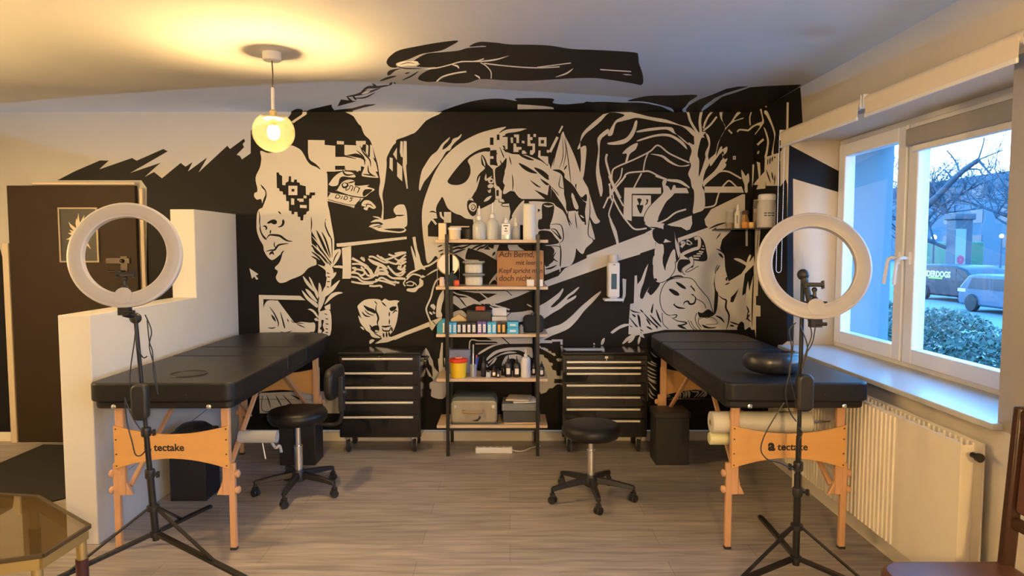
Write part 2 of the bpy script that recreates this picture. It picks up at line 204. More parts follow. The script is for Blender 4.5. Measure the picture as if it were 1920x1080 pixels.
# one painted shape per line: colour (w/k), l straight outline, s smooth outline, t<width> brush stroke, T<width> stroke tapering at both ends,
# U<width> stroke tapering towards its last point
BACK = '''
k l : A 430,632 560,565 750,483 815,485 745,550 990,465 1025,485 1225,397 1258,415 975,578 1205,500 1085,607 1155,570 1215,617 1355,502 1392,530 1445,495 1410,565 1555,460 1490,572 1705,373 1725,397 1830,320 1838,340 1820,360 1830,385 1775,440 1800,450 1815,475 1880,430 Z 470,245 480,236 540,221 546,213 546,200 1440,200 1440,806 275,806 275,352 265,338
k l : Z -60,430 0,465 20,540 22,810 -60,810
w l : B 515,290 640,205 645,165 690,168 690,205 540,305
w s : Z 655,205 663,218 672,232 677,237 683,252 693,262 698,273 702,287 708,307 711,327 713,340 711,352 711,365 715,377 717,390 716,400 718,410 719,398 719,383 717,365 720,350 722,338 725,310 725,297 730,285 737,273 742,268 744,262 758,257 770,252 780,247 799,226 822,206
k l : B 1700,560 1725,515 1830,480 1900,560 1900,1000 1570,1000 1590,830 1600,760 1620,700 1660,640
w l : B 1782,505 1815,510 1818,760 1808,790 1828,1040 1815,1045 1770,780 1775,640
w l : B 1745,508 1772,512 1772,692 1750,680 1738,630
w l : B 1708,742 1765,795 1765,960 1708,905
w l : B 1625,690 1658,700 1658,850 1620,808
w l : B 1662,655 1705,580 1705,720
w s : B 170,618 250,640 330,632 420,590 500,562 560,560 620,590 680,670 720,740 790,790 845,830 912,850 C 925,0 925,230 945,330 970,480 995,620 1000,720 985,960 900,960 870,900 800,880 800,935 740,960 700,985 650,1040 D 620,30 560,85 450,130 400,155 340,160 305,110 325,50 300,15 C 365,1000 340,990 335,965 380,920 405,860 400,820 350,860 300,885 250,850 210,780 200,720 160,650 130,560 125,480 130,380 150,320 195,290 190,250 175,200 130,205 100,170 105,130 B 130,1080 135,1040 115,920 165,800 180,700
w l : B 705,495 892,498 892,550 1012,560 1012,685 1120,685 1250,710 1130,800 1120,840 1000,850 912,850 845,830 760,760 715,700 705,640
k s : B 520,552 600,560 660,610 700,690 740,730 800,770 848,828 800,800 740,775 700,735 660,660 620,605 560,570
k l : B 1010,785 1120,785 1120,830 1010,830
w l : B 1030,505 1110,510 1108,545 1030,542
w l : B 1245,505 1355,505 1352,545 1245,545
w l : B 1115,550 1240,555 1260,640 1130,668 1115,660
w l : B 1130,668 1300,700 1300,840 1130,835 1130,800 1220,720 1250,705
k l : B 350,860 375,860 385,885 415,900 415,1000 450,1005 455,975 485,960 490,900 515,905 515,965 545,970 550,940 580,940 580,970 610,975 615,1000 680,1015 C 682,150 720,155 725,125 785,125 785,155 750,160 745,190 718,195 718,330 690,345 685,370 655,380 650,440 620,440 618,400 590,400 585,345 550,345 550,370 520,370 518,335 490,330 490,225 460,222 455,150 425,150 420,115 385,110 380,80 355,75
w l : C 485,50 585,50 585,155 485,155
k l : C 520,85 552,85 552,115 520,115
w l : C 585,195 655,195 655,230 605,230 605,215 585,215
w l : C 515,190 550,195 550,265 515,262
w l : C 615,265 690,268 690,302 615,298
w l : C 655,160 690,162 688,192 655,190
k s : C 170,35 200,60 232,105 238,170 215,240 190,300 185,270 205,200 225,150 218,105 190,75
k s : C 245,465 290,435 330,430 355,450 350,475 320,485 290,470 260,478
k s : C 430,428 442,460 430,495 400,515 362,515 395,498 412,475 415,440
k T5 : C 195,505 225,505 238,530 225,545
k s : C 165,490 180,560 200,600 235,640 235,660 205,640 180,600 160,545
k T3 : C 150,330 162,400 160,460 170,520
k T6 : C 240,645 270,605 330,605 390,615 440,650 480,670 530,675
k T5 : C 490,700 430,705 370,720 330,770 280,775 230,790
k T4 : C 285,545 280,590
k T4 : C 370,335 402,370
k s : C 290,790 310,785 325,830 300,815 270,830 275,800
k T3 : C 330,680 325,720 350,760
k T4 : C 435,780 410,810 400,870
k T3 : C 740,400 745,480 738,560
k T5 : C 740,560 780,640 820,720 870,830
k T7 : C 745,600 850,760 960,950
k T7 : C 800,550 870,700 970,930
k T5 : C 860,570 910,680 960,860
k T4 : C 905,420 900,500 940,600 970,660 975,860
w U4 : C 910,440 925,520 955,590 970,640
k T7 : C 740,720 830,800 930,930
k T5 : C 742,790 820,850 900,940
k T5 : C 742,840 810,880 890,950
k s : C 745,560 770,640 830,700 800,720 850,800 950,870 960,930 880,860 780,790 745,680
w T3 : C 750,620 830,710 930,850 960,900
w T3 : C 745,700 850,800 960,930
k s : C 800,880 860,900 900,930 880,960 850,990 880,1060 700,1075 650,1050 740,970 800,940
w s : C 990,790 1060,760 1075,800 1050,870 1000,940 970,960 985,880
k T3 : C 1050,790 1010,850 985,930
w s : C 815,935 900,960 980,975 985,1075 910,1075 905,1010 870,975
w s : C 1000,950 1090,950 1130,985 1060,975 1000,970
w l : C 990,1040 1020,1020 1000,1078 975,1078
w s : D 780,0 860,5 865,60 860,150 850,210 810,290 790,300 800,200 820,60 790,20
k T3 : D 810,60 845,70
k T3 : D 815,100 850,105
k T3 : D 812,150 850,150
k T3 : D 812,200 840,205
w s : D 905,55 905,80 870,125 860,115 880,70
w s : D 575,95 600,115 660,190 690,250 650,220 600,160
w s : D 635,105 660,125 690,190 725,260 725,320 700,280 670,200
w s : D 735,165 755,190 765,250 750,330 730,280
w s : D 600,225 640,240 690,300 720,350 690,340 640,290
w s : D 565,235 640,310 720,370 715,410 650,360 600,310
w s : D 940,135 930,165 880,240 800,300 790,280 850,210
w s : D 975,262 920,280 860,320 790,380 850,280 920,252
w s : D 730,450 735,330 775,240 800,200 800,300 780,370 750,430
w s : D 625,425 660,422 700,450 730,500 720,510 680,460 650,438
w l : D 790,400 850,370 850,430 800,425
w s : D 735,460 760,445 850,445 850,680 735,690 730,600
k s : D 760,535 785,540 775,590 790,640 770,660 790,685 755,680 765,640 745,620 760,590
k T2.5 : D 790,470 820,480
k T3 : D 800,520 830,525
k T3 : D 800,570 835,575
k T3 : D 800,620 830,625
k T3 : D 800,655 830,660
w s : D 690,520 715,515 730,540 700,540
w l : D 135,282 550,292 600,335 180,325 185,640 190,690 145,690
w s : D 190,690 180,600 180,430 210,350 260,335 310,345 350,400 400,450 440,510 480,560 560,552 640,560 695,565 692,645 640,655 620,690
w l : D 300,338 325,338 400,440 490,560 440,520 330,390
k T3.5 : D 240,400 290,470 330,560 325,600
k T6 : D 260,480 305,550
k T4 : D 350,450 385,580 395,620
k T3 : D 510,570 550,590 600,610
k T3 : D 420,520 432,555
k T3 : D 225,610 270,615 305,605
k s : D 245,655 290,670 320,668 315,685 270,685
k T3 : D 350,650 400,660 470,640
k T2.5 : D 490,560 590,570
k s : D 620,690 640,655 690,655 700,690
w l : D 40,15 130,75 105,90 130,125 110,130 90,100 65,120
w l : C 920,120 1240,175 1330,190 1220,300 905,215 960,130
w s : C 940,30 990,-40 B 1050,870 1110,850 1200,860 1240,910 1180,915 1100,905 1060,930 1040,1000 980,1015 945,1000
w s : B 1030,1060 1090,970 1170,940 1230,960 1240,1010 1390,1000 C 1370,60 1455,90 1400,130 1340,175 1200,160 1100,130 1020,100
k T5 : B 1095,830 1110,870 1150,890 1230,880
k T5 : B 1110,975 1090,1000 1110,1030 1150,1010 1145,985 1110,975
k T4 : B 1150,980 1240,960
k s : C 1350,90 1430,95 1375,145 1330,170 1320,130
k t1.6 : C 1150,40 1130,100 1170,80 1180,50 1210,60 1190,110
k t1.6 : C 1220,110 1240,60 1280,80 1260,130 1290,70
k t1.2 : C 965,125 1100,140 1200,170 1320,185
k t1.3 : C 930,205 1220,270 1300,190
k t1.5 : C 1010,190 1030,150 1065,165 1045,190 1015,185
k t1.5 : C 1075,200 1095,165
k t1.5 : C 1105,205 1125,165 1150,180 1135,205 1110,200
k t1.5 : C 1215,190 1180,185 1200,210 1170,225
k T3 : C 920,225 1000,245 1220,295
k T5 : C 1225,290 1300,205
w s : C 1310,250 1340,215 1390,215 1430,240 1470,290 1440,310 1390,290 1370,325 1330,310 1345,285 1310,275
k T2.5 : C 1330,260 1400,260 1440,290
k T2.5 : C 1350,300 1380,240
w s : B 1245,555 1310,520 1320,560 1290,600 1250,600
w s : B 1230,600 1310,600 1370,680 1360,720 1290,660 1230,640
w l : B 1360,540 1385,560 1380,670 1355,640
w l : B 1405,545 1430,560 1450,680 1480,800 1490,850 1460,850 1400,700
w s : B 1260,700 1330,720 1360,800 1290,790 1270,850 1240,830 1250,760
w s : B 1360,700 1420,700 1440,800 1490,900 1480,920 1330,905 1310,880 1340,800
w T8 : B 1280,600 1400,740 1440,860
k T4 : B 1290,560 1330,640 1400,720 1410,800
k T4 : B 1250,610 1330,690 1345,780
k T4 : B 1380,780 1390,860 1450,900
k T4 : B 1320,880 1400,890 1470,905
k T4 : B 1440,690 1480,760
w s : C 1430,395 1500,400 1545,430 1600,425 1700,400 1670,340 1675,300 1720,265 1780,262 1800,290 1818,360 1820,490 1790,520 1810,545 1790,570 1740,580 1690,578 1590,570 1530,565 1480,550 1420,520 1390,510 1430,485 1500,480 1520,490 1550,480 1500,455 1410,462 1460,430 1510,425
k T4 : C 1670,380 1730,385 1790,380
k s : C 1560,540 1650,530 1770,530 1790,545 1740,565 1640,555
k T3 : C 1430,515 1540,490 
k T3 : C 1480,520 1540,510
k T3 : C 1480,460 1550,480
w s : C 1535,440 1530,400 1545,330 1555,330 1550,430
w l : C 1025,700 1815,622 1815,650 1110,735 1030,735
w l : C 1085,750 1190,728 1190,1079 D 1050,120 970,120 975,0 
w U5 : C 1200,865 1290,910 1380,960 1420,1040
w U5 : C 1300,855 1340,895 1330,850
w T7 : C 1380,870 1440,910 1540,950 1600,985
w t3.5 : C 1480,830 1560,880 1650,860 1780,810 1810,800
w t3.5 : C 1520,850 1600,900 1700,930 1730,890 1805,870
w t3.5 : C 1610,820 1680,840 1750,800
w t3.5 : C 1200,930 1280,930 1350,960 1400,1020 1420,1070
w t3.5 : C 1200,975 1240,975 1230,1010 1200,1020
w t3.5 : C 1300,960 1340,1010 1330,1050 1280,1060
w t3.5 : C 1390,850 1440,850 1560,910 1610,910
w t4 : C 1460,1040 1500,960 1530,950 1600,1030 1550,1045 1480,1040
w t3.5 : C 1600,950 1680,1040 1750,1060 1800,1010
w t3.5 : C 1720,950 1770,1000 1800,940
w t3.5 : C 1700,920 1760,930 1810,900
w t3.5 : D 1055,60 1130,70 1180,120 1260,110 1330,70 1420,80
w t3.5 : D 1060,100 1120,110 1180,150 1300,150 1360,110 1450,150 1540,160
w t3.5 : D 1060,150 1180,170 1280,165
w t3.5 : D 1080,20 1180,40 1230,90 1300,80
w t3.5 : D 1240,190 1290,195 1350,190 1365,210
w t3.5 : D 1300,130 1400,150 1500,185
w t3.5 : D 1400,60 1460,110 1540,120 1600,120
w t3.5 : D 1450,20 1500,70 1560,60 1600,20
w t3.5 : D 1330,30 1380,30 1410,55 1330,55 1340,30
w t3.5 : D 1520,10 1560,30 1600,-10
w t3 : D 1190,10 1250,30 1280,80 1330,90
w s : D 1125,390 1190,335 1270,322 1340,328 1365,345 1395,320 1440,340 1500,335 1540,345 1520,370 1530,430 1520,520 1505,580 1480,640 1440,690 1460,720 1300,770 1350,730 1350,690 1290,700 1240,660 1195,620 1165,530 1130,430
k s : D 1180,385 1230,405 1290,430 1300,470 1250,450 1215,435
k T4 : D 1165,450 1200,490 1250,500
k T3 : D 1190,430 1230,470 1290,490
k T5 : D 1310,380 1305,440 1320,480 1330,520 1320,560 1330,600
k T3 : D 1290,340 1320,380
k T4 : D 1360,350 1410,400
k s : D 1440,420 1470,400 1510,400 1500,430 1460,445
k T3.5 : D 1440,450 1440,500
k T3.5 : D 1470,470 1500,440 1520,450
k T5 : D 1360,595 1400,600 1460,590
k T3.5 : D 1440,520 1440,580
k T4 : D 1370,610 1380,640 1440,640 1450,600
k s : D 1290,590 1330,590 1340,630 1320,660 1290,660 1250,620
w s : D 1300,635 1330,640 1320,655 1300,650
k T5 : D 1380,660 1385,710
k T5 : D 1410,650 1415,710
k T5 : D 1435,650 1440,700
k T5 : D 1460,600 1470,650
k T4 : D 1350,700 1360,730
k T5 : D 1240,580 1270,620 1300,660
w s : D 1130,490 1160,520 1200,580 1240,640 1200,620 1150,560
w s : D 1150,600 1180,610 1185,635 1160,615
w T6 : D 1245,770 1260,745 1290,735
w T6 : D 1250,660 1280,690 1350,710
k T3 : D 1280,660 1350,700
w l : D 1430,715 1920,520 1920,570 1420,755 1300,770
w s : Z 797,470 793,440 791,405 794,380 804,350 817,320 836,292 862,269 898,250 935,240 949,238 940,245 936,250 950,243 975,241 988,242 970,247 948,251 950,262 950,278 936,279 925,290 960,284 1000,290 1031,310 1033,380 1032,420 1010,500 1000,545 860,545 830,500 818,480 810,488 803,494 800,490 798,480
k s : R 175,-5 150,30 120,80 105,130 110,190 120,235 150,330 150,440 330,470 530,480 525,270 500,247 440,237 380,200 330,185 270,150 230,110 200,40
k l : R 60,242 120,235 200,300 150,445 15,440 12,320
w t4 : R 15,205 60,195 110,215
w t4 : R 8,255 60,250 108,305
w t4 : R 155,165 165,215 200,245
w l : R 195,165 275,165 275,285 195,285
k T4 : R 30,165 70,160 110,175
k l : R 0,760 60,720 150,690 210,650 240,640 330,640 420,700 425,640 460,565 520,585 640,625 800,715 800,1050 0,1050
k l : R 790,600 820,520 910,520 915,560 930,597 1100,597 1040,560 1010,520 1210,520 1225,600 1225,1050 790,1050
k l : R 1225,520 1225,1050 1190,1050 1190,520
w s : R 430,690 460,700 580,705 570,720 440,715
w t3 : R 460,560 432,640 425,700
w s : R 690,990 730,920 790,850 800,870 780,920 800,960 770,930 740,940 700,990
k T5 : R 240,560 330,540 420,522
k T6 : R 240,610 340,570 400,570 500,530
k T5 : R 270,640 350,610 440,580
k T5 : R 500,590 560,555 640,530
k T6 : R 560,600 600,570 640,560 700,522
k l : R 640,585 700,530 760,530 750,580 690,560 720,590
k T6 : R 740,660 770,610
k T4 : R 120,560 180,535
k T4 : R 130,610 190,590
k T4 : R 150,650 190,630
w l : M 0,945 290,825 300,850 0,980
w l : M 280,830 395,785 400,800 355,840 330,880 315,900 300,880
k t1.6 : M 290,815 310,870 315,890
k t1.6 : M 320,820 345,850
w t3 : M 385,460 350,480 325,540 305,620 270,700 270,740 300,820 320,890
w s : M 415,575 400,570 380,600 365,640 358,700 350,780 385,785 390,740 400,680 415,630
w s : M 300,690 325,675 345,700 335,725 320,715
w s : M 290,740 310,745 320,765 300,760
w s : M 325,735 345,755 325,755
w U6 : M 163,110 175,200 200,290 250,380
w s : M 160,110 180,150 190,210 210,270 225,330 260,385 210,375 175,385 165,330 140,220 140,185 165,245 180,280
w t3.5 : M 100,450 130,415 180,390 240,365 300,345 380,290
w t3 : M 100,470 150,425 210,435 225,450
w s : M 400,370 330,405 260,440 235,430 220,460 240,480 238,520 200,545 170,575 105,565 110,545 160,540 205,510 210,460 250,450 290,415 350,380
w t2.5 : M 0,455 60,455 90,470 75,500 90,525
w t2.5 : M 0,480 30,500
w t2 : M 95,500 130,485 170,500 185,520
w t2 : M 100,515 150,520 160,500
w t3 : M 0,250 50,240 95,240
w t3 : M 0,290 40,310 60,290 95,260
w t3 : M 20,330 70,310 95,290
w t3 : M 50,370 60,330 95,320
w s : E 40,945 30,900 55,760 90,690 150,600 210,550 250,490 290,450 340,410 320,450 280,490 265,535 300,520 350,470 370,430 420,410 455,380 440,420 400,455 360,500 340,540 300,560 250,640 190,720 130,800 80,860
k s : E 735,515 650,530 560,575 480,640 400,730 340,810 315,855 350,885 420,890 480,870 520,830 545,770 540,700 520,640 600,580 680,555 735,555
k l : E 740,415 775,415 775,490 740,490
k l : E 740,545 775,540 805,540 805,650 820,700 770,690 740,690
w l : E 752,510 778,510 775,535 752,535
w l : E 742,602 775,602 775,628 742,628
k l : E 808,385 835,385 835,440 808,440
k l : E 865,400 945,385 1100,330 1320,380 1350,560 1320,700 1250,650 1100,590 960,580 905,560 865,500
w l : E 865,410 915,410 915,530 895,535 890,500 850,490 840,460 840,380 865,375
w l : E 945,415 970,415 970,470 950,470
w l : E 980,385 1030,385 1030,470 1005,470 1005,415 980,410
w l : E 1060,445 1085,450 1085,475 1058,470
w l : E 975,475 1000,475 1005,510 1055,510 1055,535 1025,540 1025,560 975,560
w l : E 1060,545 1085,545 1110,575 1060,580
w l : E 1115,382 1140,382 1140,410 1165,412 1165,440 1140,440 1145,475 1190,475 1190,560 1165,590 1140,585 1140,545 1165,540 1165,500 1115,500
w l : E 1175,380 1200,380 1200,410 1175,410
w l : E 1225,412 1305,412 1305,505 1225,500
k l : E 1248,440 1280,440 1280,475 1248,475
w l : E 1225,545 1245,545 1245,600 1320,605 1325,690 1300,680 1260,640 1220,610
w l : E 1308,540 1330,540 1330,568 1308,565
w t5 : E 1415,410 1340,560
w t3 : E 1465,300 1430,370
k s : E 655,590 690,620 715,680 735,700 770,735 790,745 800,900 840,960 870,1000 960,990 1060,1060 F 1080,80 930,290 900,190 860,160 800,130 760,115 640,170 600,140 560,60 520,80 E 560,1010 600,920 610,820 640,770 690,720 655,680
k s : F 510,120 530,80 600,100 615,130 600,220 560,240 520,190
w s : F 530,130 560,105 600,115 605,160 580,195 545,185 530,160
k T2.5 : F 545,150 570,125 595,150 570,180 555,160 575,145
w T4 : E 640,800 600,920 570,980
w s : E 720,830 750,820 775,840 770,870 730,870
w s : E 715,900 740,880 775,890 765,915 730,920
k s : E 745,840 765,840 760,860 742,855
w T4 : E 700,780 700,840 760,800
w T4 : E 720,940 735,960 745,930
w T6 : E 680,1055 755,1000
w T3 : E 660,600 680,660 690,700
w t4 : E 775,700 785,780 790,870 790,920
k l : F 850,-20 1060,0 1085,60 1060,110 990,200 960,240 935,290 925,260 945,180 935,110 890,100 860,60
w l : E 790,900 860,940 855,1030 795,1030
k l : E 803,940 828,940 828,1000 803,1000
w l : F 795,75 870,70 890,100 860,105 860,120 935,115 935,150 945,200 930,290 780,290 640,220 640,170 700,150 760,130
k t1.5 : F 830,78 830,100 860,105 860,140 930,145
k t1.2 : F 885,75 890,100 930,105 935,140
w s : E 825,480 860,520 900,570 910,610 880,640 840,700 830,600 805,560
k T3 : E 835,510 870,590 880,620
k T3 : E 840,640 860,690
k s : E 870,660 905,620 900,720 870,850 890,900 870,960 830,910 800,880 790,740 830,700
w s : E 885,760 920,660 950,590 1080,600 1180,650 1290,720 1325,760 1325,900 1315,990 1200,950 1290,1030 1060,1030 970,945 890,980 870,960 900,850 870,860 880,820 910,760
k s : E 1025,670 1080,690 1150,730 1215,775 1140,765 1070,725
k s : E 1030,580 1100,600 1180,640 1130,640 1060,610
k s : E 1140,840 1200,880 1250,915 1200,900
k l : E 1180,935 1315,992 1330,900 1350,850 1350,1070 1060,1075 1050,1030 1290,1030
k s : E 1180,715 1260,740 1330,800 1320,840 1240,780
k s : E 1240,825 1330,880 1300,890
k T3 : E 960,780 970,870 965,950
k T3 : E 930,600 955,690
w T6 : F 945,-40 950,-20
w T8 : F 990,-50 1000,-10
w T9 : F 1080,85 1020,180 960,250
w s : F 1130,95 1350,105 1400,140 1480,200 1520,300 1560,400 1600,560 1560,720 1450,765 1300,850 1290,640 1290,520 1140,480 1225,480 1225,260 1190,150
k l : F 1040,330 1075,330 1075,480 1040,480
k s : F 1265,120 1375,125 1370,240 1340,330 1340,370 1290,370 1225,370 1225,280 1260,260
w T3 : F 1275,130 1320,145 1370,135
k l : F 1218,165 1245,180 1218,205
k s : F 1225,400 1290,385 1350,400 1390,450 1430,500 1400,520 1310,530 1225,520
k T3 : F 1335,325 1440,325 1470,400 1470,480 1430,510
k T4 : F 1345,370 1400,380 1450,470 1400,420 1350,375
k s : F 1225,530 1300,540 1360,550 1385,590 1370,640 1380,680 1340,720 1290,740 1280,600 1225,580
k t1.5 : F 1225,520 1300,540 1430,545 1445,600 1440,740
k T4 : F 1400,600 1370,660 1420,700
k T5 : F 1290,770 1350,760 1410,730
k T5 : F 1300,720 1305,750
k T5 : F 1320,720 1322,745
k l : F 1290,830 1410,780 1520,740 1450,760 1430,800 1330,850 1290,890
w t2 : F 1440,740 1440,800
k T3 : F 1435,510 1450,600 1445,760
w s : E 1465,360 1490,400 1550,520 1600,640 1640,760 1680,850 1720,920 F 1730,0 1800,230 1840,295 1785,315 1730,240 1790,470 1730,440 1770,490 1700,560 1665,620 1600,560 1525,440 1545,360 1500,190 1420,60 1380,0 E 1345,900 1330,840 1330,780 1370,660 1410,520
k s : E 1365,740 1430,735 1460,750 1485,780 1490,820 1550,870 1590,920 1650,1010 F 1700,20 1710,70 1690,200 1700,330 1640,260 1600,190 1510,190 1500,110 1480,20 E 1480,950 1470,850 1450,780
w T6 : E 1560,970 1580,1050
w T8 : F 1560,20 1600,140 1620,170
w s : E 1640,1010 1680,1050 1710,1050 F 1715,60 1700,115 1650,60
k s : E 1650,1040 1690,1060 1700,1075 1670,1070
w T5 : F 1620,190 1610,230 1640,290 1690,310
w T3 : F 1640,230 1680,260
k T2.5 : E 1450,400 1400,560 1370,700
k T2 : E 1465,400 1470,600 1430,730
k T2 : E 1480,420 1500,560 1470,720
k T2.5 : E 1490,400 1530,700 1550,880
k T4 : E 1480,740 1510,690
k T2.5 : E 1345,900 1400,960 1430,1000
k T2.5 : E 1450,780 1430,900 1490,930
k T2.5 : F 1380,-10 1470,180 1520,260 1530,330
k T2.5 : F 1730,0 1740,200 1720,420 1780,470
k T2.5 : F 1590,200 1600,300 1610,370
k T2.5 : E 1590,920 1600,880 1600,940
k T3 : F 1520,180 1520,260 1560,330
w s : H 160,335 300,310 420,330 540,360 680,385 800,430 880,450 930,490 950,520 920,530 830,450 720,420 600,400 440,370 360,385 300,400 250,420 220,515 180,515 230,420 260,385 325,345 200,325 120,400 50,460 -20,520 -80,640 E 1700,500 1690,700 1670,820 1645,790 1650,640 1645,430 1700,330 1850,200
w s : H 180,465 185,500 120,560 110,700 108,800 135,990 120,1045 95,950 80,850 85,760 100,640 95,540
w s : H 435,400 420,480 380,550 310,595 200,600 180,585 260,570 340,540 390,470 415,400
w s : H 440,480 560,455 720,450 760,500 830,570 900,620 930,640 870,590 800,530 740,500 680,470 560,480 440,495
w s : H 440,560 560,520 660,505 740,520 830,580 860,640 780,570 700,530 600,530 500,555 440,572
w s : H 435,585 420,640 370,680 350,740 330,750 345,680 305,675 360,620
w s : H 545,680 650,690 720,740 800,780 880,770 860,785 780,785 700,750 640,705
w t2.8 : H 880,755 790,715 700,670 610,605 540,660 400,730 260,790 220,830 215,930
w t2.4 : H 530,660 500,740 485,830
w t3 : H 880,970 800,910 700,900 620,870 540,830 480,830 350,845 310,900 240,980 190,1060
w t4 : H 175,680 165,730 190,830 220,920 290,1060
w t2.4 : H 305,800 290,880 240,950 200,1030
w t2.6 : H 470,845 430,920 405,970
w t2.4 : H 200,930 200,1010 215,1080
w s : I 95,0 125,0 145,130 125,185 110,100
w t2.6 : I 200,70 215,120 240,200 200,340 220,400 250,500 280,640
w t3 : I 240,200 300,320 380,430 440,480 540,470
w t2.8 : I 200,0 240,100 330,270
w t3 : I 350,0 280,80 215,150
w t3 : I 195,190 150,290
w s : I 200,340 225,400 270,500 290,620 270,600 235,500 205,400
w s : H 940,500 920,540 920,600 870,580 900,650 880,730 895,780 870,850 890,900 900,960 920,1000 920,1090 I 955,330 990,330 1060,290 1060,150 1040,100 1050,60 H 1020,900 1060,870 1100,830 1180,760 1190,790 1100,870 1030,930 1000,960 1000,890 1020,820 1050,760 1030,680 1010,740 980,830 960,870 965,740 950,680 980,550 1010,540 1000,520 1020,490
w t4.5 : H 950,500 890,400 865,320 825,295 850,260
w t5 : H 980,500 970,400 985,310
w t3.5 : H 1000,460 1040,360 1110,290 1200,255 1350,240 1520,245
w t3.4 : H 1000,480 1060,430 1115,360
w s : H 1020,500 1050,530 1058,600 1040,700 1060,760 1040,750 1015,680 1045,600 1030,540
w t2.6 : H 1045,290 1150,310 1250,280 1480,270 1400,270
w s : L 0,350 0,300 60,200 150,130 250,100 240,110 150,150 80,200 20,290
w s : L 175,185 205,190 205,260 240,350 260,340 310,280 360,200 400,170 410,190 370,230 340,275 435,245 440,255 340,290 260,355 200,440 165,530 140,640 140,670 180,580 205,570 205,600 260,570 255,630 210,680 235,710 260,700 255,730 200,800 240,805 180,830 100,890 0,990 0,950 100,860 150,800 190,730 210,700 195,640 150,690 80,785 65,765 60,710 130,640 160,520 240,360 190,260
k s : L 195,640 215,620 225,660 205,650
w t2.4 : L 190,185 300,150 400,115 620,110
w t2.4 : L 400,170 460,150 530,165 515,240 520,330
w s : L 605,125 645,140 660,220 675,290 650,340 580,430 575,420 630,340 570,325 640,295 655,260 630,160
w t3.2 : L 375,405 400,380 475,385 500,385 555,340 640,300
w t3 : L 275,380 315,422
w t4 : L 670,485 600,550
w T4 : L 618,615 602,655
w s : L 665,85 705,110 700,130 670,110
w s : L 680,165 710,170 740,230 800,400 800,460 785,560 780,660 760,660 775,560 790,450 760,340 700,220 680,200
w s : L 670,350 700,390 730,500 725,580 705,690 680,690 700,600 710,500 690,420
w l : L 325,675 358,675 358,715 325,715
k l : L 336,687 347,687 347,700 336,700
w t3 : L 10,990 90,910 180,850 270,850 350,890 420,930
w s : L 420,830 450,870 470,900 500,870 510,950 490,1000 490,1080 460,1080 455,1000 430,930
w l : L 545,770 565,770 555,950 540,1030
w l : L 590,740 630,750 635,880 620,960 600,780
w l : L 680,850 700,860 690,1040 590,1050 610,1000 555,1000 600,940
w l : L 685,690 845,640 845,1010 780,1010 700,1010 680,840
k T4 : L 700,830 750,980
k T4 : L 760,850 780,950
k T3 : L 720,700 715,780
k T4 : L 745,690 740,770
k T4 : L 770,680 765,740
k T4 : L 800,680 790,700
k T3 : L 800,880 790,1000
w l : I 340,105 670,105 670,160 405,160 405,405 330,385
w l : I 800,108 900,108 920,155 790,155
w l : I 1060,95 1395,95 1415,150 1060,150
k s : I 1080,95 1180,40 1280,60 1340,100 1320,30 1180,20
w t2.8 : I 1055,285 1150,265 1175,200 1200,130 1255,60 1290,45 1350,100
w l : I 413,172 578,175 578,368 413,362
k s : I 455,205 495,210 480,260 510,265 485,340 450,265 470,255
k s : I 535,210 555,215 545,250 525,260 540,235
w s : I 520,360 545,300 600,240 680,160 690,130 680,60 700,30 720,50 710,80 735,95 760,130 780,85 800,90 800,140 760,190 710,240 650,360 640,400 600,420 560,440 520,410
k t1.4 : I 515,365 560,280 680,160
k T3 : I 700,40 740,20
w t3.2 : I 560,440 640,425 720,390 800,330 895,300
w t3.2 : I 900,90 830,55 740,40 680,20 620,0
w l : I 0,715 540,510 620,570 620,650 300,755 0,860
w l : N 110,485 100,430 230,380 290,310 740,100 985,10 985,180 785,240 670,290
w l : I 690,600 790,590 700,520 690,470 720,440 745,430 945,355 950,430 930,480 900,490 850,460 770,450
k s : I 700,440 780,455 870,480 900,500 840,490 780,500 800,560 790,600 700,560 690,520
w l : I 820,560 1100,460 1260,400 1400,460 1350,500 1220,570 1205,650 1240,700 1260,800 1280,950 1300,1080 1150,1079 1050,1080 700,1080 650,970 720,930 790,860 800,790 840,740
w l : I 1060,390 1120,300 1400,165 1425,165 1425,440 1235,470 1240,420 1100,470 1070,440
k T5 : I 1100,475 1180,440 1255,420
k T4 : I 1130,495 1170,465
k T3 : I 1165,570 1210,510
w l : I 650,420 700,430 690,450 690,600 620,640 625,600 560,520 530,510 590,480 520,430 580,400 620,400
k T4 : I 560,460 640,470 690,500
k s : I 600,480 690,480 690,600 650,610 600,560
w s : I 620,640 690,620 690,780 700,860 720,790 760,690 790,660 800,720 790,800 780,880 720,940 660,970 610,940 595,880 610,740
k T4 : I 690,700 700,820 712,855
k s : I 615,920 635,930 632,950 618,940
w s : I 790,500 800,560 830,640 830,740 800,640 795,560
k s : I 840,590 930,560 1000,538 1050,580 1075,660 1078,762 950,755 850,700 835,640
w t6 : I 970,565 1010,560 1010,640 960,660 870,700 850,750
w t5 : I 845,600 880,600 850,640
w t5.5 : I 900,600 940,610 900,580
w t2.4 : I 1010,680 1050,685
w t2.4 : I 990,700 1040,700
w t2.4 : I 960,720 1025,720
w t2.4 : I 950,740 1010,745
w t1.8 : I 1030,655 1060,658
w t1.8 : I 1040,630 1055,632
k s : I 815,820 830,760 870,750 930,760 960,820 900,830 870,870 830,860
w t7 : I 930,730 950,790 870,840 900,880 990,870 1035,840
k t1.3 : I 910,730 925,780 860,830 880,885 950,890 1040,850 1040,820 1000,815 920,860 890,855 960,800 960,740
k t1.4 : I 1180,800 1160,850 1150,1000
k T6 : I 1165,655 1220,680 1250,720 1255,830 1280,950
k s : I 1185,695 1215,705 1230,740 1200,720
k s : I 1253,915 1265,910 1265,940 1252,940
w l : I 1280,960 1400,890 1440,830 1510,800 1535,480 1565,480 1550,660 1540,1079 1290,1079
